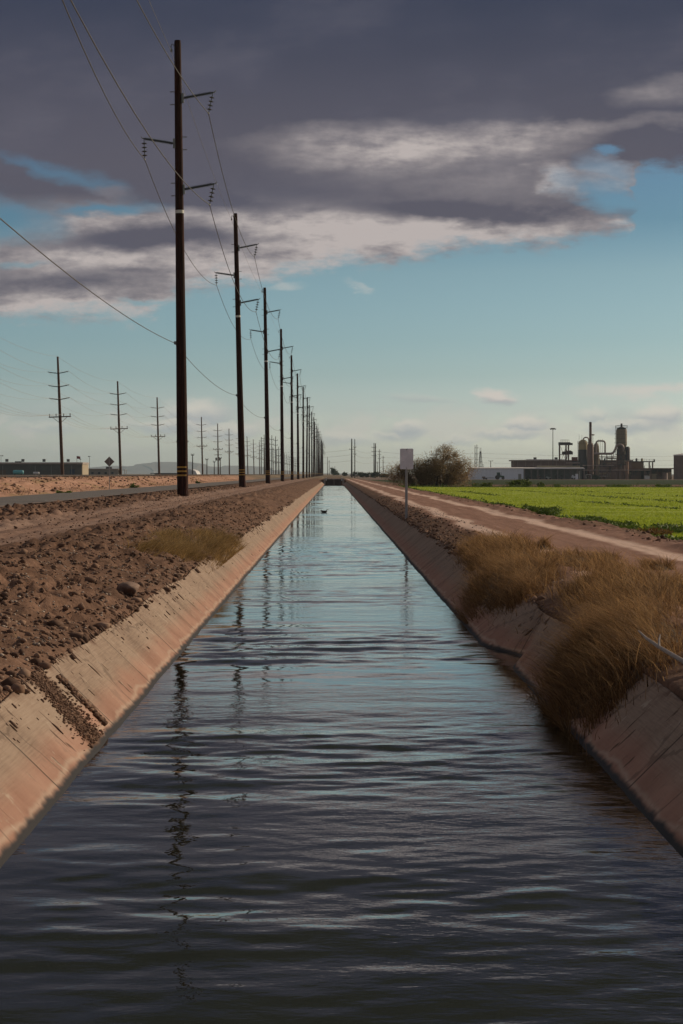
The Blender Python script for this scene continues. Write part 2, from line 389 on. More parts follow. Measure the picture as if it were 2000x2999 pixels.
rt = g.mx(g.band(wx, 2.68, 3.02, .10), g.band(wx, 4.22, 4.58, .10))
rbed = g.band(wx, 2.5, 5.1, .15)
c = g.mix(g.mul(g.band(wx, -6.7, -4.4, .3), .55), clod, track)
c = g.mix(g.mul(lt, .6), c, (.34, .235, .18))
rb = g.ramp(g.add(g.mul(f, .5), g.mul(streak, .5)), [(.33, (.15, .080, .055)), (.5, (.27, .150, .108)), (.68, (.38, .235, .175))])
c = g.mix(g.mul(rbed, .9), c, rb)
c = g.mix(g.mul(rt, g.mr(streak, .25, .6, .6, 1.0)), c, (.64, .47, .38))
bank = g.ramp(g.noise(co, 1.4, 6, .65), [(.32, (.22, .125, .082)), (.5, (.43, .245, .165)), (.68, (.54, .34, .245))])
c = g.mix(g.band(gx, -24.0, -17.2, .3), c, bank)
dry = g.mr(g.noise(g.cxyz(gx, g.mul(gy, .25)), .5, 4), .52, .66)
c = g.mix(g.mul(g.mul(dry, g.band(gx, -24.0, -17.0, .3)), .6), c, (.27, .20, .09))
ball = g.band(gx, -34.0, -24.2, .2)
c = g.mix(ball, c, (.055, .048, .045))
far = g.ramp(g.noise(co, .02, 5), [(.35, (.13, .10, .065)), (.6, (.22, .165, .11))])
c = g.mix(g.mx(g.mr(gx, -34, -36), g.mul(g.mr(gy, 420, 600), g.mr(gx, 10, 4))), c, far)
green = g.ramp(g.noise(co, .15, 5), [(.35, (.010, .022, .003)), (.65, (.026, .046, .007))])
c = g.mix(g.mul(g.mr(gx, 7, 9), g.band(gy, 205, 305, 5)), c, g.ramp(f, [(.35, (.10, .052, .034)), (.6, (.19, .105, .07))]))
c = g.mix(g.mul(g.mr(gx, 9, 12), g.mr(gy, 300, 315)), c, green)
c = g.mix(g.mul(g.mr(gx, 9, 14), g.mr(gy, 830, 850)), c, (.16, .115, .085))
g.put(bs.inputs['Base Color'], c); bs.inputs['Roughness'].default_value = .95; bs.inputs['Specular IOR Level'].default_value = .15
g.put(bs.inputs['Normal'], g.bump(f, .8, .05))
kind(np_mesh('ground', np.stack([GX, GY, GZ], -1).reshape(-1, 3), grid_faces(len(ys), len(xs)), m_ground, smooth=True), 'structure')

# ---- asphalt road on the left
m_road, g, bs, co = new_mat('asphalt')
f = g.noise(co, 1.2, 6, .6); f2 = g.noise(co, 60, 3)
c = g.ramp(g.add(g.mul(f, .7), g.mul(f2, .3)), [(.35, (.085, .076, .072)), (.6, (.125, .112, .104))])
gx, gy, gz = g.xyz(co)
c = g.mix(g.mul(g.mx(g.mr(gx, -16.6, -16.95), g.mr(gx, -12.5, -12.1)), g.mr(f, .4, .6)), c, (.25, .16, .115))
g.put(bs.inputs['Base Color'], c); bs.inputs['Roughness'].default_value = .9; g.put(bs.inputs['Normal'], g.bump(f2, .4, .01))
rx = np.linspace(-17.0, -12.0, 9); ry = np.concatenate([np.arange(-30, 1500, 6.0), np.arange(1500, 6000, 150.)])
RX, RY = np.meshgrid(rx, ry); RZ = .50 + .04*np.cos((RX+14.5)/2.6*1.2) + 0*RY
RX = RX + .12*fbm(RX*0+np.sign(RX+14.5), RY, .2, 3)*(np.abs(RX+14.5) > 2.3)
kind(np_mesh('road', np.stack([RX, RY, RZ], -1).reshape(-1, 3), grid_faces(len(ry), len(rx)), m_road, smooth=True), 'structure')

# ---- crop field on the right
def field_edge(y): return 5.95 + .18*fbm(np.asarray(y, float)*0, np.asarray(y, float), .25, 3, .5, 77)
m_field, g, bs, co = new_mat('young_crop')
gx, gy, gz = g.xyz(co)
f = g.add(g.mul(g.noise(co, .35, 5, .6), .55), g.mul(g.noise(co, 9, 4, .6), .45))
c = g.ramp(f, [(.33, (.22, .285, .026)), (.5, (.285, .355, .034)), (.66, (.35, .41, .042))])
c = g.mix(g.mr(g.noise(g.cxyz(g.mul(gx, .8), g.mul(gy, .12)), .55, 4), .56, .74, 0, .4), c, (.13, .165, .018))
g.put(bs.inputs['Base Color'], c); bs.inputs['Roughness'].default_value = .85; bs.inputs['Specular IOR Level'].default_value = .2
g.put(bs.inputs['Normal'], g.bump(f, .6, .06))
fy = np.arange(8, 213, 1.0); fu = np.concatenate([np.linspace(0, 30, 60), np.geomspace(31, 500, 20)])
FX = field_edge(fy)[:, None] + fu[None, :]; FY = np.repeat(fy[:, None], len(fu), 1) + .8*np.sin(FX*.4)*(FY_ := 0 if True else 1)
FZ = .545 - field_drop(FY)*np.clip((FX-5.5)/6, 0, 1) + .02*fbm(FX, FY, .4, 3)
kind(np_mesh('field', np.stack([FX, FY, FZ], -1).reshape(-1, 3), grid_faces(len(fy), len(fu)), m_field, smooth=True), 'structure')
def field_z(x, y): return .545 - field_drop(y)*np.clip((x-5.5)/6, 0, 1)

# ---------------------------------------------------------------- canal lining
m_lin, g, bs, co = new_mat('canal_concrete')
gx, gy, gz = g.xyz(co)
run = g.mx(g.m('ABSOLUTE', g.add(gx, 0.0)), 0.0)
a = g.noise(co, 1.3, 6, .62)
brush = g.noise(g.cxyz(g.mul(gz, 60), g.mul(gy, .9)), 2.0, 4, .6)
c = g.ramp(g.add(g.mul(a, .6), g.mul(brush, .4)), [(.33, (.185, .132, .098)), (.5, (.305, .226, .168)), (.66, (.39, .302, .23))])
zz = g.add(gz, g.mul(g.sub(g.noise(g.cxyz(0, g.mul(gy, .7)), 1.6, 4), .5), .16))
pink = g.mr(zz, .24, .10)
c = g.mix(g.mul(pink, .85), c, g.ramp(a, [(.35, (.29, .155, .11)), (.65, (.44, .26, .19))]))
lime = g.mul(g.band(zz, .035, .055, .012), .5)
c = g.mix(lime, c, (.50, .40, .31))
stain = g.noise(g.cxyz(g.mul(gz, 2.2), g.mul(gy, 9.0)), 1.5, 3, .6)
c = g.mix(g.mul(g.mr(stain, .66, .70), g.mr(gz, .0, .25, .35, .95)), c, (.085, .050, .033))
stain2 = g.noise(g.cxyz(g.mul(gz, 2.6), g.add(g.mul(gy, 3.1), 40.0)), 1.5, 3, .6)
c = g.mix(g.mul(g.mr(stain2, .67, .70), .8), c, (.075, .045, .03))
sy = g.add(g.add(gy, g.mul(g.sub(.42, gz), .6)), g.mul(g.sub(g.noise(co, 3.0, 4), .5), .5))
c = g.mix(g.mul(g.band(sy, 14.25, 14.75, .10), g.m('LESS_THAN', gx, 0.0)), c, (.15, .080, .050))
spill = g.mul(g.mr(g.noise(co, 2.2, 5, .65), .48, .60), g.mr(g.add(gz, g.mul(g.noise(g.cxyz(0, g.mul(gy, 1.3)), 1.5, 4), .22)), .47, .55))
c = g.mix(spill, c, (.15, .088, .06))
patch = g.noise(co, 2.6, 6, .7)
c = g.mix(g.mr(patch, .56, .66, 0, .5), c, (.20, .135, .10))
c = g.mix(g.mr(g.noise(g.vm('ADD', co, (9, 3, 1)), 5.0, 5, .7), .60, .68, 0, .5), c, (.50, .42, .33))
big = g.noise(g.cxyz(g.mul(gz, .8), g.mul(gy, 1.0)), .8, 3)
c = g.mix(g.mr(big, .55, .75, 0, .35), c, (.22, .15, .11))
jt = g.m('FRACT', g.mul(gy, 1/3.05)); joint = g.mul(g.m('LESS_THAN', jt, .011), 1.0)
c = g.mix(g.mul(joint, .85), c, (.06, .045, .035))
crk = g.vor(g.vm('ADD', co, n_off := g.vm('MULTIPLY', g.noise(co, 3, 3, col=True), (.3, .3, .3))), .55, 'DISTANCE_TO_EDGE')
c = g.mix(g.mr(crk, .012, .003, 0, .45), c, (.09, .065, .05))
wet = g.mr(g.add(gz, g.mul(g.sub(g.noise(co, 5, 3), .5), .05)), .045, .015)
c = g.mix(wet, c, (.030, .028, .029))
bs.inputs['Specular IOR Level'].default_value = .12
g.put(bs.inputs['Base Color'], c); g.put(bs.inputs['Roughness'], g.mr(wet, 0, 1, .88, .6))
g.put(bs.inputs['Normal'], g.bump(g.add(g.mul(a, .6), g.mul(brush, .4)), .35, .012))
def lining(side):
    e, t = (LE, LT) if side < 0 else (RE, RT)
    u = np.concatenate([[-.45], np.linspace(-.12, 1.0, 15), [1.0, 1.04, 1.06]])
    off = np.array([0]*16 + [1, 1, 1]); 
    yy = [-12.0]; 
    while yy[-1] < CAN_END: yy.append(yy[-1] + max(.25, abs(yy[-1])*.008))
    yy = np.array(yy); UU, YY = np.meshgrid(u, yy)
    S = np.clip(UU, -1, 1.0)
    ey = e + 0*YY
    if side > 0:      # the far stretch stands a little proud; a panel has slumped under the grass
        st = np.clip((YY-22.0)/.7, 0, 1); ey = 1.55 - .09*st + .20*np.exp(-((YY-21.2)/.75)**2)*(1-st)
    xx = ey + (t-ey)*UU; zz = CT*S + 0*YY
    zz[:, -2] = CT+.004; zz[:, -3] = CT+.004; zz[:, -1] = CT-.25
    nz = .012*fbm(UU*2, YY, .8, 4, .5, 3) + .026*vnoise(YY*.28, UU*0, 4) + .010*vnoise(YY*1.1, UU*0, 14)
    xx = xx + nz*side; zz = zz + nz*.8*(UU > -.2)
    # each panel sits a touch differently
    zz = zz + .006*_h(np.floor(YY/3.05), YY*0, 9)
    return np_mesh('canal_bank', np.stack([xx, YY, zz], -1).reshape(-1, 3), grid_faces(len(yy), len(u)), m_lin, smooth=True)
kind(lining(-1), 'structure'); kind(lining(1), 'structure')

# ---------------------------------------------------------------- water
m_w, g, bs, co = new_mat('canal_water')
gx, gy, gz = g.xyz(co)
bs.inputs['Base Color'].default_value = (.015, .017, .010, 1); bs.inputs['Specular Tint'].default_value = (.97, 1.0, .90, 1); bs.inputs['Roughness'].default_value = .02; bs.inputs['IOR'].default_value = 1.333
rip = g.noise(g.cxyz(g.mul(gx, 7.0), g.mul(gy, 9.0)), 1.0, 3, .5)
rip2 = g.noise(g.cxyz(g.mul(gx, 18.0), g.mul(gy, 24.0)), 1.0, 2, .5)
calm = g.noise(g.cxyz(g.mul(gx, .12), g.mul(gy, .11)), 1.0, 3, .5)
hgt = g.mul(g.add(g.mul(rip, .75), g.mul(rip2, .25)), g.mr(calm, .40, .62, .25, 1.0))
g.put(bs.inputs['Normal'], g.bump(hgt, 1.0, .0045))
wy = [-12.0, 0, 3, 5]
while wy[-1] < CAN_END: wy.append(wy[-1] + max(.028, wy[-1]*.0035 if wy[-1] > 8 else .028))
wy = np.array(wy); wxx = np.linspace(LE-.12, RE+.40, 84)
WX, WY = np.meshgrid(wxx, wy)
r2 = np.random.default_rng(3); h = np.zeros_like(WX)
for lam, amp, k, spr in ((1.5, .0034, 7, .25), (.85, .0023, 9, .35), (.46, .0017, 14, .55), (.26, .0011, 16, .75), (.16, .00045, 14, .9)):
    for i in range(k):
        th = r2.normal(0, spr); ph = r2.uniform(0, 6.28); l = lam*r2.uniform(.75, 1.3); kk = 2*math.pi/l
        ym = WY + .25*vnoise(WX*.5+i, WY*.35, 20+i)
        h += amp*r2.uniform(.6, 1.1)/math.sqrt(k)*1.5*np.sin(kk*(math.sin(th)*WX + math.cos(th)*ym) + ph)
env = .30 + .95*np.clip(.5+.9*fbm(WX*.45, WY, .22, 3, .5, 61), 0, 1.4)
h *= env * np.clip(.62 + (WY-11)/26, .62, 1.0) * np.clip(1.0 + (WY-60)/400, 1.0, 1.35) * (.25+.75*np.clip(np.minimum(WX-LE, RE-WX)/.35, 0, 1))
kind(np_mesh('water', np.stack([WX, WY, h], -1).reshape(-1, 3), grid_faces(len(wy), len(wxx)), m_w, smooth=True), 'structure')

# ---------------------------------------------------------------- loose clods and gravel
def ico(sub):
    import bmesh
    bm = bmesh.new(); bmesh.ops.create_icosphere(bm, subdivisions=sub, radius=1.0)
    v = np.array([q.co[:] for q in bm.verts]); f_ = np.array([[q.index for q in fc.verts] for fc in bm.faces]); bm.free(); return v, f_
def scatter_stones(name, pts, size, m, sub=1, flat=.7, rough=.33):
    v0, f0 = ico(sub); k = len(v0); N = len(pts)
    ang = rng.uniform(0, 6.28, N); sc = np.stack([size*rng.uniform(.7, 1.4, N), size*rng.uniform(.7, 1.4, N), size*flat*rng.uniform(.7, 1.25, N)], -1)
    jit = 1 + rough*rng.uniform(-1, 1, (N, k, 1))
    v = v0[None]*jit*sc[:, None, :]
    c_, s_ = np.cos(ang)[:, None], np.sin(ang)[:, None]
    x_ = v[:, :, 0]*c_ - v[:, :, 1]*s_; y_ = v[:, :, 0]*s_ + v[:, :, 1]*c_
    v = np.stack([x_, y_, v[:, :, 2]], -1) + pts[:, None, :]
    fc = (f0[None] + (np.arange(N)*k)[:, None, None]).reshape(-1, 3)
    return np_mesh(name, v.reshape(-1, 3), fc, m)
def sample(nn, x0, x1, y0, y1, power=1.0):
    """more where it is near"""
    u = rng.uniform(0, 1, nn); y_ = y0*(y1/y0)**(u**power); return rng.uniform(x0, x1, nn), y_
def isle_mat(name, stops, rough=.9, transl=0.0, spec=.2, tip=None):
    m, g, bs, co = new_mat(name)
    ge = g.node('ShaderNodeNewGeometry')
    r_ = ge.outputs['Random Per Island']; nz = g.noise(co, 2.0, 4, .6)
    c = g.ramp(g.add(g.mul(r_, .7), g.mul(nz, .3)), stops)
    if tip:
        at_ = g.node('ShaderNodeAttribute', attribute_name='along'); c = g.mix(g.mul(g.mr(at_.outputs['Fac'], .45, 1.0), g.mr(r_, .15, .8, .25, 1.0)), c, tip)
    g.put(bs.inputs['Base Color'], c); bs.inputs['Roughness'].default_value = rough; bs.inputs['Specular IOR Level'].default_value = spec
    if transl:
        tr = g.node('ShaderNodeBsdfTranslucent'); g.put(tr.inputs[0], c)
        mx = g.node('ShaderNodeMixShader'); mx.inputs[0].default_value = transl
        g.l.new(bs.outputs[0], mx.inputs[1]); g.l.new(tr.outputs[0], mx.inputs[2]); g.l.new(mx.outputs[0], g.n['Material Output'].inputs[0])
    return m
m_clod = isle_mat('clod', [(.05, (.055, .030, .019)), (.4, (.125, .072, .048)), (.75, (.215, .13, .086)), (.98, (.35, .235, .165))])
m_grav = isle_mat('gravel', [(.05, (.16, .125, .10)), (.5, (.30, .24, .19)), (.85, (.45, .38, .31)), (.98, (.62, .56, .48))])
parts = []
for (nn, x0, x1, y0, y1, s0, s1) in ((9000, -3.9, -1.93, 11, 75, .008, .032), (260, -3.9, -1.95, 14, 70, .030, .055), (2600, -8.8, -6.5, 42, 190, .02, .065), (200, -8.9, -6.6, 42, 160, .06, .10),
                                     (1500, -6.5, -4.0, 26, 120, .01, .03), (1100, 2.0, 2.6, 26, 110, .012, .04), (500, 4.9, 6.1, 32, 120, .015, .05), (700, -23, -18, 110, 330, .05, .14)):
    x_, y_ = sample(nn, x0, x1, y0, y1); s_ = rng.uniform(0, 1, nn)**2*(s1-s0)+s0
    parts.append((np.stack([x_, y_, ground_z(x_, y_)+s_*.2], -1), s_))
# crumbs and smears of soil on the concrete, drawn out down the slope
def smear(nn, top, bot, y0, y1, s0, s1, power, lo):
    v0, f0 = ico(1); k = len(v0); u = rng.uniform(0, 1, nn)**power*(1-lo) - .03; y_ = y0*(y1/y0)**rng.uniform(0, 1, nn)
    sz = (s0 + (s1-s0)*rng.uniform(0, 1, nn)**3); L = 1.0 + 3.2*rng.uniform(0, 1, nn)**2
    dn = np.array([bot-top, 0, -CT]); dn /= np.linalg.norm(dn); nr = np.array([CT, 0, bot-top])*np.sign(bot-top); nr /= np.linalg.norm(nr); ey = np.array([0, 1.0, 0])
    v = v0[None]*(1+.35*rng.uniform(-1, 1, (nn, k, 1)))
    P_ = np.stack([top+(bot-top)*u, y_, CT*(1-u)], -1) + nr*.002
    q = P_[:, None, :] + v[:, :, :1]*dn*(sz*L)[:, None, None] + v[:, :, 1:2]*ey*(sz*rng.uniform(.7, 1.2, nn))[:, None, None] + v[:, :, 2:]*nr*(sz*.45)[:, None, None]
    return q.reshape(-1, 3), (f0[None] + (np.arange(nn)*k)[:, None, None]).reshape(-1, 3)
m_smear = isle_mat('soil_smear', [(.05, (.085, .050, .034)), (.5, (.17, .105, .073)), (.95, (.27, .185, .135))])
SM = [smear(60, LT, LE, 11, 80, .004, .020, 1.3, .12), smear(900, LT, LE, 11, 110, .005, .022, 6, .5), smear(40, RT, RE, 20, 80, .006, .02, 1.4, .1), smear(650, RT, RE, 20, 110, .008, .030, 5, .5)]
v_, f_, q_ = [], [], 0
for a_, b_ in SM: v_.append(a_); f_.append(b_+q_); q_ += len(a_)
kind(np_mesh('soil_smears', np.concatenate(v_), np.concatenate(f_), m_smear), 'stuff')
for sd_, tp, bt in ((-1, LT, LE), (1, RT, RE)):
    u_ = rng.uniform(-.22, .10, 260); y_ = (11 if sd_ < 0 else 22)*((110 if sd_ < 0 else 5*22)/(11 if sd_ < 0 else 22))**rng.uniform(0, 1, 260); s_ = .018 + .040*rng.uniform(0, 1, 260)**2
    parts.append((np.stack([tp+(bt-tp)*u_, y_, CT*(1-np.maximum(u_, 0))+.015 + np.clip(-u_, 0, 1)*.15], -1), s_))
# the slumped runnel of soil across the near left panel
u_ = rng.uniform(-.05, .92, 2600); y_ = 14.5 - .25*u_ + rng.normal(0, .15+.06*u_, 2600); s_ = .0028+.010*rng.uniform(0, 1, 2600)**3
parts.append((np.stack([LT+(LE-LT)*u_, y_, CT*(1-u_)+.004], -1), s_))
u_ = rng.uniform(.15, .88, 220); y_ = 15.1 - .1*u_ + rng.normal(0, .030, 220); s_ = rng.uniform(.008, .022, 220)
parts.append((np.stack([LT+(LE-LT)*u_, y_, CT*(1-u_)+.012], -1), s_))
o = scatter_stones('dirt_clods', np.concatenate([p for p, _ in parts]), np.concatenate([s for _, s in parts]), m_clod, 1); kind(o, 'stuff')
x_, y_ = sample(3200, -3.3, -1.94, 11, 50); s_ = rng.uniform(.005, .016, 3200)
p1 = np.stack([x_, y_, ground_z(x_, y_)+s_*.3], -1)
x2, y2 = sample(700, 2.0, 3.0, 24, 80); s2 = rng.uniform(.006, .018, 700)
o = scatter_stones('gravel', np.concatenate([p1, np.stack([x2, y2, ground_z(x2, y2)+s2*.3], -1)]), np.concatenate([s_, s2]), m_grav, 1); kind(o, 'stuff')

# ---------------------------------------------------------------- rock on the left bank
def rock(name, label, loc, size, m, seed, grp=None):
    v, f_ = ico(3); r_ = np.random.default_rng(seed)
    for _ in range(7):
        d_ = r_.normal(size=3); d_ /= np.linalg.norm(d_); t_ = v @ d_; lim = r_.uniform(.55, .8); v = v - np.clip(t_-lim, 0, None)[:, None]*d_[None]*.85
    v = v*(1+.05*fbm(v[:, 0]*2+v[:, 2], v[:, 1]*2, 2.0, 3, .5, seed)[:, None])*np.array(size)
    o = np_mesh(name, v, f_, m, loc=loc); return tag(o, label, 'rock', grp)
m_rock = mat('sandstone', (.19, .118, .084), .9, .35, 9.0, bump=.5, col2=(.36, .26, .20))
rock('rock', 'angular reddish brown rock sitting on the left bank near the concrete edge', (-2.06, 23.0, float(ground_z(-2.06, 23.0))+.055), (.13, .22, .085), m_rock, 5)

# ================================================================= grass and weeds
TT = []
def blades(base, lean, hgt, wid, segs=4):
    """curved tapering ribbons: base (N,3), lean (N,3) sideways drift in units of height"""
    N = len(base); t = np.linspace(0, 1, segs+1)
    up = np.array([0, 0, 1.0])
    pos = base[:, None, :] + hgt[:, None, None]*(up[None, None, :]*(t - .18*t*t)[None, :, None] + lean[:, None, :]*(t**1.7)[None, :, None])
    a = rng.uniform(0, 3.1416, N); side = np.stack([np.cos(a), np.sin(a), 0*a], -1)
    wv = wid[:, None]*(1 - t**1.5*.92)[None, :]
    L = pos - side[:, None, :]*wv[..., None]*.5; Rr = pos + side[:, None, :]*wv[..., None]*.5
    v = np.stack([L, Rr], 2).reshape(N, -1, 3); k = v.shape[1]
    f0 = np.array([[2*i, 2*i+1, 2*i+3, 2*i+2] for i in range(segs)])
    f_ = (f0[None] + (np.arange(N)*k)[:, None, None]).reshape(-1, 4)
    TT.append(np.repeat(np.repeat(t[None, :], N, 0)[:, :, None], 2, 2).reshape(-1))
    return v.reshape(-1, 3), f_
dry_stops = [(.08, (.045, .028, .014)), (.35, (.125, .066, .030)), (.65, (.23, .130, .056)), (.95, (.40, .27, .135))]
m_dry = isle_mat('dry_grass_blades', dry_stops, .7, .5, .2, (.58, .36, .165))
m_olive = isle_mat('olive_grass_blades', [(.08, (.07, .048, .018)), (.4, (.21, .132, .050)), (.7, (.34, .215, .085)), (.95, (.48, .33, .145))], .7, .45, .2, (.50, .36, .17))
m_straw = isle_mat('straw_stalks', [(.05, (.22, .14, .07)), (.5, (.42, .29, .16)), (.95, (.62, .47, .29))], .7, .4)
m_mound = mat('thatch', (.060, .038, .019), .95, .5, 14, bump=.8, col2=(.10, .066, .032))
def bank_z(x, y):
    z = ground_z(x, y, False); s = (x < RT) & (x > 0); z = np.where(s, np.clip((x-RE)/(RT-RE), -.15, 1)*CT, z)
    s = (x > LT) & (x < 0); return np.where(s, np.clip((LE-x)/(LE-LT), -.15, 1)*CT, z)
def clump(label, xc, yc, rx, ry, n_, h0, h1, lean, m, group, wid=.010, shear=0.0, tufts=14, mound=.0):
    """a mass of grass: blades gathered into tufts inside an ellipse on the bank"""
    o = thing('dry_grass_clump', label, 'grass clump', (xc, yc, float(bank_z(np.array(xc), np.array(yc)))), 0, group)
    th = rng.uniform(0, 6.28, tufts); rr = np.sqrt(rng.uniform(0, 1, tufts))
    tx, ty = rr*np.cos(th)*rx, rr*np.sin(th)*ry; ts = rng.uniform(.45, 1.2, tufts); ta = rng.normal(0, .32, (tufts, 2))
    k = rng.integers(0, tufts, n_); loose = np.where(rng.uniform(0, 1, n_) < .14, 2.6, 1.0)
    bx = xc + tx[k] + rng.normal(0, rx*.17, n_)*loose; by = yc + ty[k] + rng.normal(0, ry*.09, n_)*loose + shear*(bx-xc)
    bx = np.where(xc > 0, np.maximum(bx, RE-.02), np.minimum(bx, LE-.30)); bz = bank_z(bx, by) - .02
    e = np.clip(1.15 - ((bx-xc)/rx/1.5)**2*.6 - ((by-yc)/ry/1.5)**2*.5, .35, 1.1)
    hh = rng.uniform(h0, h1, n_)*ts[k]*e
    ln = np.stack([lean[0] + ta[k, 0] + rng.normal(0, .28, n_), lean[1] + ta[k, 1] + rng.normal(0, .28, n_), -np.abs(rng.normal(0, .28, n_)) - lean[2]], -1)
    wd = wid*rng.uniform(.4, 1.0, n_)*np.where(rng.uniform(0, 1, n_) < .10, 1.7, 1.0)
    v, f_ = blades(np.stack([bx, by, bz], -1), ln, hh, wd)
    v = v - np.array(o.location)
    vb, fb = v, f_
    ns = n_//45 if n_ > 10000 and xc > 0 else 0                                # stiff pale seed stalks, some bent or broken
    if not ns: ns = 1
    k = rng.integers(0, tufts, ns); bx = xc + tx[k] + rng.normal(0, rx*.2, ns); by = yc + ty[k] + rng.normal(0, ry*.14, ns) + shear*(bx-xc)
    bx = np.where(xc > 0, np.maximum(bx, RE+.05), np.minimum(bx, LE-.35))
    v, f_ = blades(np.stack([bx, by, bank_z(bx, by)-.02], -1), np.stack([lean[0]*.8 + rng.normal(0, .38, ns), lean[1] + rng.normal(0, .38, ns), -np.abs(rng.normal(0, .2, ns))], -1), rng.uniform(h1*.7, h1*1.15, ns), wid*.8*rng.uniform(.7, 1.3, ns), 5)
    vb, fb = [vb], [fb]
    if ns > 1:
        f2 = []
        v = v - np.array(o.location); per = 12; f_ = f_ + len(vb[0]); vb.append(v); fb.append(f_)
    ob = np_mesh('blades', np.concatenate(vb), np.concatenate(fb), m, o)
    tt = np.concatenate(TT[-len(vb):]) if len(vb) > 1 else TT[-1 if ns > 1 else -2]
    if len(tt) == len(ob.data.vertices): ob.data.attributes.new('along', 'FLOAT', 'POINT').data.foreach_set('value', tt.astype(np.float32))
    # root mat the blades grow from
    gu, gv = np.meshgrid(np.linspace(-1.0, 1.0, 40), np.linspace(-1.0, 1.0, 60))
    mx_ = xc + gu*rx; my_ = yc + gv*ry + shear*gu*rx; q = np.clip(1 - (gu*gu+gv*gv)/.9, 0, 1)
    mx_ = np.where(xc > 0, np.maximum(mx_, RE-.03), mx_)
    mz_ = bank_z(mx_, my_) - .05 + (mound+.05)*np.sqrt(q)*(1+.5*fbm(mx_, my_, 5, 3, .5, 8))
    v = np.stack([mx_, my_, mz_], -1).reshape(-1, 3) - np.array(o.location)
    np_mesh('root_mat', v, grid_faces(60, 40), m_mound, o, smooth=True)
    return o
G1 = 'dry grass clumps on the right bank'
clump('large tawny grass clump with the bleached branch, drooping over the right concrete', 2.02, 16.3, .50, 1.9, 19000, .16, .46, (-.40, -.05, .16), m_dry, G1, .0055, .5, 60, .07)
clump('broad brown grass mass spilling down the right concrete slope beyond the bleached branch', 2.02, 26.6, .50, 3.0, 18000, .15, .44, (-.36, -.05, .16), m_dry, G1, .007, .8, 60, .07)
clump('long tawny grass mass at the far end of the right bank growth, below the sign', 2.36, 33.0, .42, 4.4, 11000, .14, .42, (-.32, -.05, .10), m_dry, G1, .009, .3, 56, .05)
clump('dry grass strip running along the right bank top toward the dirt track', 2.70, 20.6, .52, 2.8, 11000, .14, .42, (-.28, 0, .08), m_dry, G1, .007, .3, 40, .03)
clump('sparse tawny grass patch between the right wheel track and the long grass mass', 2.95, 27.6, .36, 3.0, 4200, .08, .30, (-.25, 0, .06), m_dry, G1, .008, 0, 34, .015)
G2 = 'small dry tufts by the right dirt track'
for i, (x_, y_, r_, lb) in enumerate(((3.62, 25.5, .16, 'small dry grass tuft beside the dirt track, rightmost of the tufts'), (3.35, 28.2, .15, 'small dark brown grass tuft standing between the dirt track and the right bank clumps'),
                                      (2.95, 32.5, .14, 'low tawny tuft on bare soil just behind the sparse grass patch'))):
    clump(lb, x_, y_, r_, r_*2.4, 800, .12, .30, (-.2, 0, .05), m_dry, G2, .008, 0, 7, .02)
clump('olive brown grass clump leaning over the top of the left concrete slope', -2.28, 37.5, .52, 6.0, 22000, .08, .44, (.34, -.08, .14), m_olive, None, .010, 2.5, 46, .03)

# bits of dry straw lying on the left berm
k_ = 380; x_, y_ = sample(k_, -3.6, -2.0, 12, 60); a_ = rng.uniform(0, 6.28, k_); L_ = rng.uniform(.03, .11, k_)
d_ = np.stack([np.cos(a_), np.sin(a_), 0*a_], -1); p_ = np.stack([x_, y_, ground_z(x_, y_)+.018], -1); q_ = np.stack([-np.sin(a_), np.cos(a_), 0*a_], -1)*.0035
v = np.stack([p_-d_*L_[:, None]-q_, p_-d_*L_[:, None]+q_, p_+d_*L_[:, None]+q_+[0, 0, .02], p_+d_*L_[:, None]-q_+[0, 0, .02]], 1).reshape(-1, 3)
kind(np_mesh('straw_litter', v, np.arange(4*k_).reshape(-1, 4), m_straw), 'stuff')
# leafy weeds
def leaf_cloud(pts, size, upness=.3):
    N = len(pts); d1 = rng.normal(size=(N, 3)); d1 /= np.linalg.norm(d1, axis=1)[:, None]
    d2 = rng.normal(size=(N, 3)); d2[:, 2] *= (1-upness); d2 -= d1*np.sum(d1*d2, 1)[:, None]; d2 /= np.linalg.norm(d2, axis=1)[:, None]
    s = (size*rng.uniform(.6, 1.4, N))[:, None]
    v = np.stack([pts - d1*s, pts + d2*s*.42, pts + d1*s, pts - d2*s*.42], 1)
    return v.reshape(-1, 3), np.arange(N*4).reshape(-1, 4)
m_weed = isle_mat('weed_leaves', [(.05, (.030, .052, .011)), (.45, (.072, .115, .021)), (.8, (.12, .17, .030)), (.98, (.18, .23, .05))], .6, .3)
m_weed2 = isle_mat('bright_weed_leaves', [(.05, (.04, .065, .012)), (.45, (.085, .13, .02)), (.98, (.16, .20, .04))], .6, .3)
m_rust = isle_mat('rusty_weed_leaves', [(.05, (.06, .035, .014)), (.45, (.15, .085, .025)), (.98, (.24, .15, .05))], .7, .3)
m_stem = mat('stem', (.07, .06, .028), .8)
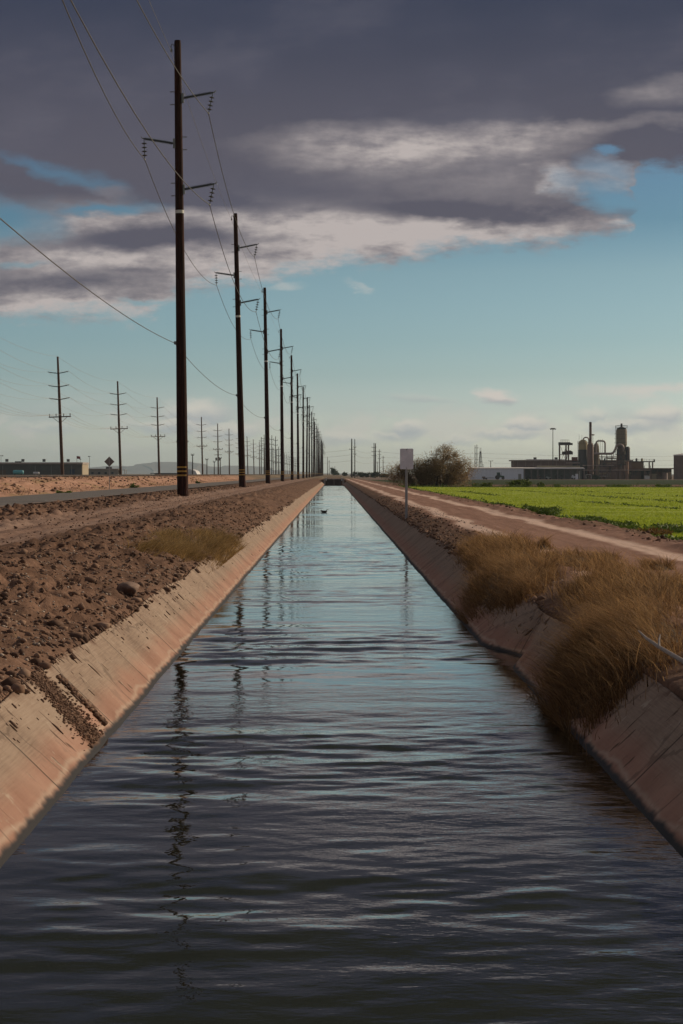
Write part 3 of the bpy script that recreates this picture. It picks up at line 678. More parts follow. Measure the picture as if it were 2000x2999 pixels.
def weed(name, label, x, y, r, h, nl, ls, m, group, zf=None, ry=None):
    z = float(zf if zf is not None else ground_z(x, y)); ry = ry or r
    o = thing(name, label, 'weed', (x, y, z), 0, group)
    k = max(5, int(nl/90)); th = rng.uniform(0, 6.28, k); rr = np.sqrt(rng.uniform(0, 1, k)); top = rng.uniform(.5, 1.0, k)*h*(1-.45*rr)
    sx, sy = rr*np.cos(th)*r, rr*np.sin(th)*ry
    mb = MB()
    for i in range(k): mb.path([(sx[i]*.08, sy[i]*.08, -.03), (sx[i]*.45, sy[i]*.45, top[i]*.2), (sx[i]*.8, sy[i]*.8, top[i]*.5), (sx[i], sy[i], top[i]*.95)], [.012*h+.004, .011*h+.003, .009*h+.003, .004], 4)
    mb.build('stem', m_stem, o)
    q = rng.integers(0, k, nl); t = rng.uniform(.12, 1.05, nl)
    p = np.stack([sx[q]*(.4+.6*t)+rng.normal(0, r*.17, nl), sy[q]*(.4+.6*t)+rng.normal(0, ry*.17, nl), np.clip(top[q]*t + rng.normal(0, h*.06, nl), .01, None)], -1)
    v, f_ = leaf_cloud(p, np.full(nl, ls)); np_mesh('foliage', v, f_, m, o)
    return o
GW = 'leafy weeds along the near edge of the crop field'
def fz(x, y): return float(field_z(np.array(float(x)), np.array(float(y))))
for lb, x_, y_, r_, ry_, h_, n_, m in (
    ('rusty dry weed patch at the corner of the crop field nearest the camera', 6.05, 43.5, .35, 1.3, .22, 900, m_rust),
    ('dark green weed patch at the right picture edge behind the rusty weed', 6.75, 45.5, .45, 1.6, .30, 1400, m_weed),
    ('dark green weed mat beside the rusty weed on the track side of the field', 6.15, 48.5, .33, 2.0, .27, 1300, m_weed),
    ('dark green leafy weed row in the middle of the near field edge', 6.15, 54.5, .30, 2.4, .26, 1300, m_weed),
    ('taller green weed on the field edge with bare dirt behind it', 6.05, 64.5, .34, 2.2, .42, 1300, m_weed),
    ('leafy green weed left of the taller field edge weed', 5.95, 70.0, .22, 1.4, .38, 700, m_weed),
    ('small green weed further along the field edge toward the big bush', 5.9, 80.0, .22, 1.8, .28, 600, m_weed)):
    weed('leafy_weed', lb, x_, y_, r_*1.15, h_*.72, int(n_*1.15), .036, m, GW, fz(max(x_, 5.9), y_), ry_)
GF = 'green shrubs along the far side of the crop field'
for lb, px, D, r_, h_, n_ in (
    ('wide dark green shrub on the far field edge below the white shed', 1512, 222, .95, .95, 1500), ('taller green shrub joined to the right of the wide far edge shrub', 1540, 224, .55, 1.05, 1000),
    ('small green shrub at the far field edge near the big bare bush', 1425, 224, .75, .55, 700), ('yellow green weed on the far field edge below the open shed', 1585, 222, .35, .65, 500),
    ('low green weed on the far field edge below the steel tower', 1635, 222, .4, .55, 500), ('low weed strip on the far field edge below the chimney', 1815, 226, 1.1, .35, 700),
    ('low weed strip at the right end of the far field edge', 1945, 226, 1.0, .35, 600), ('low green weed right of the big bush at the field corner', 1392, 222, .5, .45, 400)):
    weed('field_shrub', lb, X(px, D), D, r_, h_, n_, .11, m_weed if 'dark' in lb or 'taller' in lb else m_weed2, GF, fz(X(px, D), D)-.05, r_*1.5)
GR = 'green weeds on the roadside bank'
for lb, px, py, D, r_, h_ in (('small bright green weed at the far edge of the asphalt road', 188, 1436, 143, .55, .30), ('round green weed right of the diamond sign at the foot of the pink bank', 388, 1422, 196, .55, .55),
                              ('small green weed beside the road just past the nearest pole', 578, 1418, 290, .4, .4)):
    weed('roadside_weed', lb, X(px, D), D, r_, h_, 500, .07, m_weed2, GR)

# ridges of weeds inside the field and the crop itself: uncountable
def strip(pts, n_, wdt, h_, ls):
    pts = np.array(pts, float); s = rng.uniform(0, len(pts)-1.001, n_); i = s.astype(int); t = s-i
    p = pts[i]*(1-t)[:, None] + pts[i+1]*t[:, None]
    lump = .35+.65*np.clip(.5+fbm(p[:, 1], p[:, 0], .35, 3, .5, 4), 0, 1)
    x_ = p[:, 0]+rng.normal(0, wdt, n_); y_ = p[:, 1]+rng.normal(0, wdt*2, n_); z_ = field_z(x_, y_)+np.abs(rng.normal(0, h_, n_))*lump
    return np.stack([x_, y_, z_], -1)
pp = np.concatenate([strip([(12.4, 168), (13.2, 122), (13.9, 100), (14.6, 86)], 700, .25, .04, .05), strip([(15.5, 160), (17.5, 118), (18.5, 100)], 350, .25, .04, .05),
                     strip([(10.2, 95), (10.8, 82), (11.3, 74)], 300, .16, .03, .05), strip([(8.2, 150), (8.6, 120)], 300, .15, .04, .05),
                     strip([(6.0, 38), (6.0, 60), (6.0, 90), (6.05, 150), (6.2, 205)], 2400, .13, .05, .05), strip([(6, 212), (14, 214), (22, 214), (34, 214)], 5000, .5, .14, .08)])
v, f_ = leaf_cloud(pp, np.full(len(pp), .055)); kind(np_mesh('field_weeds', v, f_, m_weed), 'stuff')
NC = 80000
yy_ = 34*(208/34)**rng.uniform(0, 1, NC); xx_ = 6.1 + rng.uniform(0, 1, NC)*(np.maximum(.165*yy_, 7.2) - 6.1)
hb = rng.uniform(.02, .045, NC)*(1+yy_/200)
m_crop = isle_mat('crop_blades', [(.05, (.22, .29, .028)), (.5, (.30, .37, .036)), (.95, (.39, .44, .055))], .6, .55)
v, f_ = blades(np.stack([xx_, yy_, field_z(xx_, yy_)-.005], -1), np.stack([rng.normal(0, .5, NC), rng.normal(0, .5, NC), -np.abs(rng.normal(0, .2, NC))], -1), hb, .016*(1+yy_/90), 2)
kind(np_mesh('crop', v, f_, m_crop), 'stuff')
# dry stubble on the pink bank, uncountable
NB = 9000
yy_ = 112*(500/112)**rng.uniform(0, 1, NB); xx_ = rng.uniform(-23, -17.3, NB); keep = fbm(xx_, yy_, .12, 3, .5, 41) > .1; xx_, yy_ = xx_[keep], yy_[keep]
v, f_ = blades(np.stack([xx_, yy_, ground_z(xx_, yy_)-.02], -1), np.stack([rng.normal(0, .4, len(xx_)), rng.normal(0, .4, len(xx_)), 0*xx_-.1], -1), rng.uniform(.12, .40, len(xx_)), np.full(len(xx_), .03), 3)
kind(np_mesh('dry_stubble', v, f_, isle_mat('stubble', [(.05, (.13, .08, .04)), (.5, (.27, .165, .085)), (.95, (.38, .26, .15))], .8, .3)), 'stuff')

# ---------------------------------------------------------------- the big bare bush and other trees
m_bark = mat('bark', (.060, .043, .032), .9, .4, 8)
def tree(name, label, x, y, z, spread, height, nl, ls, m, group=None, trunks=5, lobes=None, twigs=60, cat='tree'):
    o = thing(name, label, cat, (x, y, z), 0, group)
    mb = MB(); tips = []
    lobes = lobes or [(0, 0, height*.6, spread*.8, height*.45)]
    for i in range(trunks):
        L = lobes[i % len(lobes)]; b = Vector((L[0]*.45+random.gauss(0, .15*spread*.3), random.gauss(0, .25), -.1)); t = Vector((L[0]+random.gauss(0, .2), L[1]+random.gauss(0, .3), L[2]+L[4]*random.uniform(.2, .9)))
        mid = b.lerp(t, .45) + Vector((random.gauss(0, .2), random.gauss(0, .2), .3))
        r_ = height*.022*random.uniform(.7, 1.2); mb.path([b, b.lerp(mid, .5), mid, t], [r_, r_*.8, r_*.6, r_*.2], 7)
        for k in range(max(2, twigs//trunks)):
            s = random.uniform(.25, 1.0); p = (b.lerp(mid, s*2) if s < .5 else mid.lerp(t, s*2-1))
            d_ = Vector((random.gauss(0, 1), random.gauss(0, 1), random.uniform(-.1, 1.3))).normalized()*random.uniform(.35, .9)*L[3]*.75
            q = p + d_; mb.path([p, p.lerp(q, .5)+Vector((0, 0, .08)), q], [r_*.35, r_*.22, r_*.06], 4)
    mb.build('trunk', m_bark, o)
    P_ = []
    for (lx, ly, lz, lr, lh) in lobes:
        q = int(nl*(lr*lr*lh)/sum(a[3]*a[3]*a[4] for a in lobes)); nc = max(10, int(16*lr)); 
        th = rng.normal(size=(nc, 3)); th /= np.linalg.norm(th, axis=1)[:, None]; rad = rng.uniform(.35, 1.0, nc)**.6
        cen = th*rad[:, None]*np.array([lr, lr*.8, lh]) + np.array([lx, ly, lz]); kk = rng.integers(0, nc, q)
        sp = rng.uniform(.12, .30, nc)[kk][:, None]*min(lr, lh*1.2)
        P_.append(cen[kk] + rng.normal(size=(q, 3))*sp)
    P_ = np.concatenate(P_); P_ = P_[P_[:, 2] > .03]
    v, f_ = leaf_cloud(P_, np.full(len(P_), ls)); np_mesh('crown', v, f_, m, o)
    return o
m_scrub = isle_mat('scrub_leaves', [(.05, (.11, .078, .043)), (.4, (.24, .175, .095)), (.75, (.36, .265, .15)), (.98, (.48, .38, .24))], .75, .5)
D = 216
tree('bush', 'large sprawling olive brown bush between the dirt track and the white shed', X(1262, D), D, .42, 3.6, 3.9, 62000, .050, m_scrub, None, 16,
     [(-3.0, 0, 1.15, 1.45, 1.15), (-1.3, .3, 1.15, 1.8, 1.2), (.7, -.2, 1.25, 2.2, 1.3), (2.3, 0, 1.1, 1.9, 1.2), (1.6, .2, 2.55, 1.45, 1.35), (-.2, 0, 1.9, 1.5, 1.0), (2.9, .1, 1.7, 1.2, 1.0)], 420, 'bush')
m_dkleaf = isle_mat('dark_leaves', [(.05, (.018, .024, .012)), (.5, (.040, .052, .022)), (.95, (.075, .088, .038))], .7, .2)
GT = 'far trees behind the canal bridge'
for lb, px, py0, D, r_, h_ in (
    ('round dark far tree standing alone right of the canal bridge', 1009, 1385, 1150, 1.25, 2.3),
    ('tall slender dark trees ending the row behind the canal bridge', 973, 1369, 1300, 1.0, 5.0),
    ('second slender tree in the dark row directly over the bridge', 977.5, 1373, 1420, 1.2, 4.4), ('third slender tree in the dark row behind the bridge', 982, 1378, 1550, 1.2, 3.6), ('shortest tree at the right end of the dark row behind the bridge', 986, 1384, 1650, 1.1, 2.6),
    ('broad dark far tree just right of the paired poles', 1046, 1383, 980, 2.6, 3.2), ('low dark far tree between the two pole groups', 1066, 1387, 960, 2.2, 2.6),
    ('dark far tree left of the second pole group', 1084, 1385, 950, 2.5, 3.2), ('dark far tree behind the second pole group', 1101, 1383, 940, 2.4, 3.4), ('low far tree touching the left side of the big bush', 1124, 1388, 900, 2.6, 2.8)):
    zb = .2 if px > 1000 else .6
    h_ = Z(py0, D) - zb; r_ = r_*D/1000*1.0
    if 'slender' in lb or 'row' in lb: r_ *= 1.0
    tree('far_tree', lb, X(px, D), D, zb, r_, h_, 800, .28, m_dkleaf, GT, 2, [(0, 0, h_*.58, r_, h_*.45)], 8)
D = 930
tree('round_shrub', 'dark rounded shrub at the foot of the plant in front of its pipework', X(1748, D), D, -.55, 1.7, 2.1, 900, .22, m_dkleaf, None, 3, [(0, 0, .95, 1.7, 1.0)], 8, 'shrub')

# dead branch lying in the near grass
mb = MB(); b0 = Vector((X(2003, 14.2), 14.2, .50)); 
mb.path([(2.22, 13.6, .50), (2.12, 14.0, .565), (2.04, 14.35, .615), (1.98, 14.5, .66), (1.945, 14.6, .70)], [.017, .015, .012, .009, .004], 8)
mb.path([(2.04, 14.35, .615), (2.045, 14.38, .66), (2.055, 14.4, .69)], [.009, .006, .003], 6)
tag(mb.build('dead_branch', mat('bleached_wood', (.36, .31, .27), .8, .3, 20), None, True), 'pale bleached dead branch poking out of the grass at the right picture edge', 'branch')

# ================================================================= the tall pole line beside the canal
m_pole, g, bs, co = new_mat('dark_brown_steel')
f = g.noise(g.vm('MULTIPLY', co, (9, 9, .5)), 1.5, 5, .6)
g.put(bs.inputs['Base Color'], g.ramp(f, [(.3, (.012, .005, .0035)), (.55, (.034, .012, .008)), (.75, (.070, .024, .015))])); bs.inputs['Roughness'].default_value = .8; bs.inputs['Specular IOR Level'].default_value = .12
m_ins = mat('insulator', (.055, .062, .064), .4, .3, 10)
m_hard = mat('galvanised', (.20, .20, .19), .5, .3, 8, .5)
m_unit = mat('rooftop_unit', (.10, .105, .105), .6, .2, 2)
m_yel = mat('yellow_band', (.42, .23, .03), .5, .2, 12)
m_wht = mat('white_paint', (.56, .54, .50), .6, .15, 4)
H0 = 20.0
def arm_parts(root, side, z):
    r0 = .20
    a = Vector((side*r0, 0, z)); t = Vector((side*(r0+1.33), 0, z+.23))
    mb = MB(); mb.path([a, t], [.045, .038], 8)
    nd = 22
    for i in range(nd):
        p = a.lerp(t, .08+.86*i/(nd-1)); dr = (t-a).normalized()*.012; mb.path([p-dr, p+dr], [.085, .07], 10)
    arm = mb.build('insulator_arm', m_ins, root, True)
    MB().box((side*(r0+.0), 0, z), (.10, .16, .42)).build('arm_bracket', m_hard, arm)
    for q in (-.28, .28): MB().tube((-side*.14, 0, z+q), (-side*.36, 0, z+q), .02, n=6).build('through_bolt', m_hard, arm)
    mb = MB(); q = t + Vector((side*.14, 0, .10)); mb.path([t, t+Vector((side*.07, 0, .01)), q], [.03, .025, .012], 6); mb.build('arm_tip', m_hard, arm)
    e = t + Vector((-.20 if side > 0 else .02, 0, -.92))
    mb = MB(); mb.path([t, e], .018, 6)
    for i in range(4):
        p = t.lerp(e, .24+.19*i); dr = (e-t).normalized(); mb.path([p-dr*.045, p, p+dr*.03], [.035, .13, .05], 12)
    st = mb.build('insulator_string', m_ins, root, True)
    mb = MB(); mb.path([e+Vector((0, -.16, -.02)), e, e+Vector((0, .16, -.02))], [.02, .04, .02], 8); mb.build('wire_clamp', m_hard, st)
    return e
def make_pole():
    root = thing('utility_pole', 'x', 'power pole', (0, 0, 0))
    mb = MB(); mb.path([(0, 0, -.6), (0, 0, 4), (0, 0, 12), (0, 0, H0-.15), (0, 0, H0)], [.252, .235, .19, .150, .135], 20)
    sh = mb.build('pole_shaft', m_pole, root, True)
    mb = MB(); mb.path([(0, 0, 12.36), (0, 0, 12.50)], .196, 20); mb.build('identity_band', m_wht, root, True)
    for z in (1.16, .98, .80):
        mb = MB(); n_ = 9
        for i in range(n_):
            a0 = R(-90 - 78 + 14*i); a1 = a0 + R(14)
            b = len(mb.v); rr_ = .253
            mb.v += [(rr_*math.cos(a0), rr_*math.sin(a0), z-.035), (rr_*math.cos(a1), rr_*math.sin(a1), z-.035), (rr_*math.cos(a1), rr_*math.sin(a1), z+.035), (rr_*math.cos(a0), rr_*math.sin(a0), z+.035)]
            mb.f.append((b, b+1, b+2, b+3))
        mb.build('reflective_band', m_yel, root, True)
    mb = MB(); mb.path([(-.13, 0, 19.75), (-.25, 0, 19.85), (-.30, 0, 19.72), (-.28, 0, 19.52)], .022, 6); mb.path([(-.28, 0, 19.62), (-.28, 0, 19.50)], .05, 8); mb.build('ground_wire_hook', m_hard, root, True)
    mb = MB(); mb.box((-.24, 0, 6.65), (.14, .10, .14)); mb.build('cable_bracket', m_hard, root)
    at = [arm_parts(root, 1, 17.45), arm_parts(root, -1, 15.45), arm_parts(root, 1, 13.42)]
    return root, [Vector(a) for a in at] + [Vector((-.28, 0, 19.5)), Vector((-.30, 0, 6.65))]
proto, att = make_pole()
ordw = ['', 'second', 'third', 'fourth', 'fifth', 'sixth', 'seventh', 'eighth', 'ninth', 'tenth', 'eleventh', 'twelfth', 'thirteenth', 'fourteenth', 'fifteenth', 'sixteenth', 'seventeenth', 'eighteenth', 'nineteenth', 'twentieth', 'twenty-first']
POLES = []
leans = [-.0115, -.026, -.017, -.010, -.006, -.008]
for i in range(21):
    o = proto if i == 0 else copy_tree(proto)
    D = 101 + 67*i; xb = -6.66 if i == 0 else -6.72 + random.uniform(-.06, .06)
    ph = leans[i] if i < len(leans) else random.uniform(-.012, .010)
    o.location = (xb, D, .84); o.rotation_euler = (0, ph, random.uniform(-.03, .03)); o['group'] = 'tall dark poles beside the canal'
    o['label'] = ('tallest and nearest dark brown power pole beside the canal with three yellow bands' if i == 0 else
                  'farthest and smallest dark pole at the end of the tall canal side row' if i == 20 else
                  f'{ordw[i]} tall dark pole counting from the nearest one in the canal side row')
    POLES.append((Vector(o.location), ph))
def at_pole(i, a):
    if i < 0:       # the next structure toward the viewer carries the three conductors close to its shaft
        q = Vector(((0.2 if a.z > 16 else 0.7) if a.x > 1 else .45, a.y, a.z)) if abs(a.x) > 1 else a
        return Vector((-6.8, 101.0 + 67.0*i, .84)) + Matrix.Rotation(-.012, 3, 'Y') @ q
    p, ph = POLES[i]; return p + Matrix.Rotation(ph, 3, 'Y') @ a
m_wire = mat('aluminium_wire', (.11, .10, .095), .5, .2, 5, .3)
m_wire2 = mat('bright_wire', (.30, .27, .24), .5, .2, 5, .3)
def span(mb, a, b, sag, r, k=14, n_=5):
    pts = []
    for j in range(k+1):
        t = j/k; p = a.lerp(b, t); p.z -= 4*sag*t*(1-t); pts.append(p)
    mb.path(pts, r, n_, False)
for j, (lb, sag, r_, m) in enumerate((('upper right conductor wire hung along the tall canal side poles', 1.25, .017, m_wire), ('left hand conductor wire hung along the tall canal side poles', 1.25, .017, m_wire),
                                      ('lower right conductor wire hung along the tall canal side poles', 1.25, .017, m_wire), ('thin pale ground wire strung between the tops of the tall canal side poles', .35, .008, m_wire2),
                                      ('low cable attached halfway up the left side of the tall canal side poles', .45, .015, m_wire))):
    mb = MB()
    for i in range(-2, 20): span(mb, at_pole(i, att[j]), at_pole(i+1, att[j]), sag, r_ if i < 4 else r_*1.3)
    tag(mb.build('overhead_wire', m, None, True), lb, 'wire', 'wires on the tall canal side poles')

# ================================================================= the second pole line beyond the road
m_wood = mat('creosoted_wood', (.085, .042, .026), .85, .4, 3.0, stretch=(6, 6, .6), col2=(.17, .085, .05))
HL = 16.0
def make_lpole():
    root = thing('line_pole', 'x', 'power pole', (0, 0, 0))
    MB().path([(0, 0, -.8), (0, 0, 8), (0, 0, HL)], [.24, .20, .13], 12).build('pole_shaft', m_wood, root, True)
    at = [Vector((0, 0, HL))]
    for fz_ in (.136, .247, .352):
        z = HL*(1-fz_)
        for s in (-1, 1):
            mb = MB(); t = Vector((s*1.38, 0, z+.22)); mb.path([(s*.12, 0, z-.02), (s*.7, 0, z+.06), t], [.055, .05, .04], 6)
            for q in range(6): p = Vector((s*(.35+.17*q), 0, z+.0+.16*((.35+.17*q)/1.38)**1.3)); mb.path([p-Vector((.02, 0, 0)), p+Vector((.02, 0, 0))], .085, 8)
            mb.build('insulator_arm', m_ins, root, True); at.append(t)
    z = HL*(1-.496); mb = MB(); mb.box((0, -.22, z), (2.9, .11, .14)); mb.tube((.95, -.2, z-.05), (.12, -.18, z-.75), .03, n=6); mb.tube((-.95, -.2, z-.05), (-.12, -.18, z-.75), .03, n=6)
    ca = mb.build('crossarm', m_wood, root)
    for xx in (-1.35, -.5, .5, 1.35):
        MB().path([(xx, -.22, z+.07), (xx, -.22, z+.2), (xx, -.22, z+.42)], [.03, .07, .05], 8).build('pin_insulator', m_ins, ca, True); at.append(Vector((xx, -.22, z+.42)))
    return root, at
lp, latt = make_lpole(); LPOL = []
for i in range(26):
    o = lp if i == 0 else copy_tree(lp); D = 301 + 80*i
    zb = 1.15; ph = -.040 if i == 0 else -.033 if i == 1 else -.028 if i == 2 else random.uniform(-.03, -.01)
    o.location = (-35.4 + random.uniform(-.3, .3), D, zb); o.rotation_euler = (0, ph, random.uniform(-.05, .05)); o['group'] = 'wooden poles of the line beyond the road'
    o['label'] = ('nearest wooden pole of the line beyond the road, in front of the long warehouse' if i == 0 else 'wooden multi-arm pole beyond the road just right of the diamond sign' if i == 1 else
                  'last and smallest wooden pole of the line beyond the road' if i == 25 else f'wooden multi-arm pole beyond the road, {ordw[i] if i < 21 else ["twenty-second","twenty-third","twenty-fourth","twenty-fifth"][i-21]} from the warehouse end of its line')
    LPOL.append((Vector(o.location), ph))
def at_l(i, a):
    if i < 0: return Vector((-35.4, 301.0 + 80.0*i, 1.2)) + Matrix.Rotation(-.04, 3, 'Y') @ a
    p, ph = LPOL[i]; return p + Matrix.Rotation(ph, 3, 'Y') @ a
names = ['top wire', 'upper left wire', 'upper right wire', 'middle left wire', 'middle right wire', 'lower left wire', 'lower right wire', 'outer left crossarm wire', 'inner left crossarm wire', 'inner right crossarm wire', 'outer right crossarm wire']
for j, nm in enumerate(names):
    mb = MB()
    for i in range(-2, 14): span(mb, at_l(i, latt[j]), at_l(i+1, latt[j]), 1.1 if j else .8, .013, 10, 4)
    tag(mb.build('overhead_wire', m_wire2, None, True), f'{nm} along the wooden pole line beyond the road', 'wire', 'wires on the wooden pole line')
# transformer cans on the sixth line pole
def near_tr(root):
    z = HL*(1-.60); ca2 = MB().box((0, -.22, z), (2.4, .11, .13)).build('crossarm', m_wood, root)
    for xx in (-.55, .55): MB().lathe([(.26, z-1.75), (.28, z-1.7), (.28, z-.95), (.20, z-.85), (.05, z-.8)], (xx, -.3, 0), 12).build('transformer', m_unit, root, True)
near_tr([o_ for o_ in bpy.data.objects if o_.get('group') == 'wooden poles of the line beyond the road' and abs(o_.location.y-701) < 2][0])
# short lamp-like poles between, and the crossing line far away
m_dpole = mat('dark_pole', (.050, .040, .036), .85, .3, 3)
def simple_pole(name, label, px, ptop, D, zb, r_, group, arms=(), braces=False, m=None):
    h_ = Z(ptop, D) - zb; o = thing(name, label, 'power pole', (X(px, D), D, zb), 0, group)
    MB().path([(0, 0, -.5), (0, 0, h_*.5), (0, 0, h_)], [r_, r_*.85, r_*.6], 8).build('pole_shaft', m or m_dpole, o, True)
    for (fz_, w_) in arms:
        MB().box((0, -r_-.06, h_*(1-fz_)), (w_*2, .12, .16)).build('crossarm', m or m_dpole, o)
        for s in (-1, 1): MB().path([(s*w_*.92, -r_-.06, h_*(1-fz_)+.08), (s*w_*.92, -r_-.06, h_*(1-fz_)+.40)], [.06, .09], 6).build('insulator', m_ins, o)
    return o
GS = 'short plain poles beyond the road'
for lb, px, pt, D in (('short plain pole just right of the nearest tall pole', 564, 1330, 560), ('short plain pole left of the sixth multi-arm pole', 606, 1344, 640), ('shortest plain pole beside the sixth multi-arm pole', 627.5, 1351, 700), ('short plain pole right of the sixth multi-arm pole', 645, 1340, 640)):
    simple_pole('plain_pole', lb, px, pt, D, 1.0, .16, GS, ((.05, .35),))
GC = 'poles of the far line crossing the canal'
for lb, px, pt, D, arms in (
    ('thick dark pole on the left of the nearest far pair right of the canal', 1030, 1285, 900, ((.28, .9),)), ('thin dark pole on the right of the nearest far pair right of the canal', 1039, 1286, 905, ((.22, .5), (.4, .5))),
    ('left pole of the second far pair, left of the bush', 1095, 1297, 1000, ((.14, 1.0), (.26, 1.0), (.38, 1.0))), ('thick right pole of the second far pair, left of the bush', 1099, 1298, 990, ()),
    ('thin far pole with side arms right of the second far pair', 1111, 1316, 1150, ((.08, .8), (.2, .8), (.34, .8))), ('shortest thin far pole close to the left side of the bush', 1122, 1335, 1300, ((.1, .7),)), ('small thin far pole low behind the second far pair', 1105, 1352, 1500, ((.1, .7),)),
    ('far crossing pole behind the gap left of the third tall canal pole', 765, 1280, 1000, ((.1, .9), (.22, .9), (.34, .9))), ('far crossing pole tightly left of the third tall canal pole', 773.5, 1273, 960, ((.1, .9), (.22, .9), (.34, .9))),
    ('far crossing pole just right of the third tall canal pole', 796, 1275, 960, ((.1, .9), (.22, .9), (.34, .9))), ('far crossing pole with four arms, second right of the third tall canal pole', 807, 1278, 980, ((.1, .9), (.22, .9), (.34, .9), (.66, .9))),
    ('lower far pole between the third and fourth tall canal poles', 816, 1308, 1100, ((.1, .9), (.3, .9))),
    ('lone slim far pole standing over the left end of the bridge', 959, 1338, 1500, ()), ('short slim far pole over the bridge beside the dark trees', 964, 1348, 1700, ((.1, .6),)), ('tiny slim far pole right of the dark trees behind the bridge', 980.5, 1365, 1800, ())):
    simple_pole('far_pole', lb, px, pt, D, .5, .22 if 'thick' not in lb else .34, GC, arms)
mb = [MB() for _ in range(3)]
pts = [(765, 1000), (807, 980), (1030, 900), (1039, 905), (1099, 990), (1392, 1060), (2150, 1200)]
for k in range(3):
    for (a, Da), (b, Db) in zip(pts[:-1], pts[1:]):
        h_ = (1322, 1336, 1352)[k]
        span(mb[k], Vector((X(a, Da), Da, Z(h_, 980))), Vector((X(b, Db), Db, Z(h_, 980))), 1.0, .035, 12, 4)
    tag(mb[k].build('overhead_wire', m_wire, None, True), ('top', 'middle', 'bottom')[k] + ' wire of the far line crossing low over the canal', 'wire', 'wires of the far crossing line')

# ================================================================= signs
m_galv = mat('sign_metal', (.30, .285, .28), .55, .15, 6, .35)
m_signface = mat('sign_face', (.70, .65, .70), .5, .12, 5)
D = 64.0; x0 = X(1190, D); z0 = float(ground_z(x0, D)) 
z0 = Z(1503, D)
o = thing('sign', 'blank rectangular grey sign on a metal post on the right bank', 'sign', (x0, D, z0))
h_ = Z(1316, D) - z0
mb = MB(); mb.prism([(-.036, -.010), (-.014, -.022), (.014, -.022), (.036, -.010), (.036, .004), (.010, .004), (.010, .016), (-.010, .016), (-.010, .004), (-.036, .004)], 'z', -.4, h_-.10); mb.build('sign_post', m_galv, o)
pw, ph_ = .375, .575; zc = h_-ph_/2+.02
b_ = MB(); r_ = .03; poly = []
for cx_, cz_, a0 in ((pw/2-r_, ph_/2-r_, 0), (-pw/2+r_, ph_/2-r_, 90), (-pw/2+r_, -ph_/2+r_, 180), (pw/2-r_, -ph_/2+r_, 270)):
    for k in range(5): a = R(a0+k*22.5); poly.append((cx_+r_*math.cos(a)+.004, cz_+r_*math.sin(a)+zc))
b_.prism(poly, 'y', -.040, -.034); pl = b_.build('sign_plate', m_signface, o)
for zz_ in (zc+ph_/2-.03, zc-ph_/2+.03): MB().tube((.002, -.05, zz_), (.002, -.022, zz_), .012, n=10).build('bolt', m_dpole, pl)
o.rotation_euler.z = R(4)
D = 178.0; x0 = X(320, D); z0 = float(ground_z(x0, D, False))
o = thing('road_sign', 'grey back of a diamond road sign on a thin post beside the asphalt road', 'road sign', (x0, D, z0))
zc = Z(1352, D) - z0; s_ = .40
mb = MB(); mb.prism([(-.03, -.02), (.03, -.02), (.03, .02), (-.03, .02)], 'z', -.4, zc+.38); mb.build('sign_post', m_galv, o)
poly = []
for k in range(4):
    for q in (-1, 0, 1):
        a = R(90*k + q*12); rr_ = s_*(1.0 if q == 0 else .93); poly.append((rr_*math.cos(R(90*k)) - (.055*q)*math.sin(R(90*k)) if False else (s_-(0 if q == 0 else .03))*math.cos(R(90*k)) - .03*q*math.sin(R(90*k)), (s_-(0 if q == 0 else .03))*math.sin(R(90*k)) + .03*q*math.cos(R(90*k)) + zc))
mb = MB(); mb.prism(poly, 'y', .022, .028); mb.build('sign_plate', mat('sign_back', (.17, .15, .135), .6, .15, 6, .2), o)

# ================================================================= bridge at the end of the canal
m_conc = mat('old_concrete', (.36, .30, .26), .9, .3, 2.5)
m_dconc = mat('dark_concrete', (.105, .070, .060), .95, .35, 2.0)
o = thing('canal_bridge', 'small concrete bridge with pale end posts closing off the canal in the distance', 'bridge', (0.05, CAN_END, 0))
MB().box((0, .9, .90), (3.3, 2.2, .14)).build('deck', m_conc, o)
mb = MB(); mb.box((-.66, 0.25, .40), (.98, .3, .84)); mb.box((.66, .25, .40), (.98, .3, .84)); mb.build('opening_fill', m_dconc, o)  # dark slabs fill the openings beside the pier, their shade put into the colour
MB().box((0, .0, .42), (.26, .7, .80)).build('pier', mat('pier_concrete', (.16, .115, .10), .9), o)
for s in (-1, 1):
    MB().box((s*1.50, .2, .42), (.30, .6, .80)).build('wing_wall', m_conc, o)
    MB().box((s*1.24, -.16, .86), (.16, .16, .52)).build('end_post', m_wht, o)
MB().path([(-1.3, 0, 1.0), (-1.3, 0, 1.25), (1.3, 0, 1.25), (1.3, 0, 1.0)], .03, 6).build('hand_rail', m_conc, o)

# ================================================================= the duck
m_duck = mat('dark_feathers', (.035, .028, .022), .7, .4, 30, col2=(.09, .065, .045))
D = 101.0; o = thing('duck', 'small dark duck swimming alone in the middle of the canal', 'duck', (X(950, D), D, 0.0))
v, f_ = ico(4); x_, y_, z_ = v[:, 0], v[:, 1], v[:, 2]
body = np.stack([x_*.13*(1-.12*x_), y_*.055*(1-.25*np.clip(-x_, 0, 1)), z_*.055*(1-.1*x_) + .030 + .035*np.clip(-x_-.45, 0, 1)**1.0*1.2 + .022*np.clip(x_-.3, 0, 1)], -1)
import bmesh
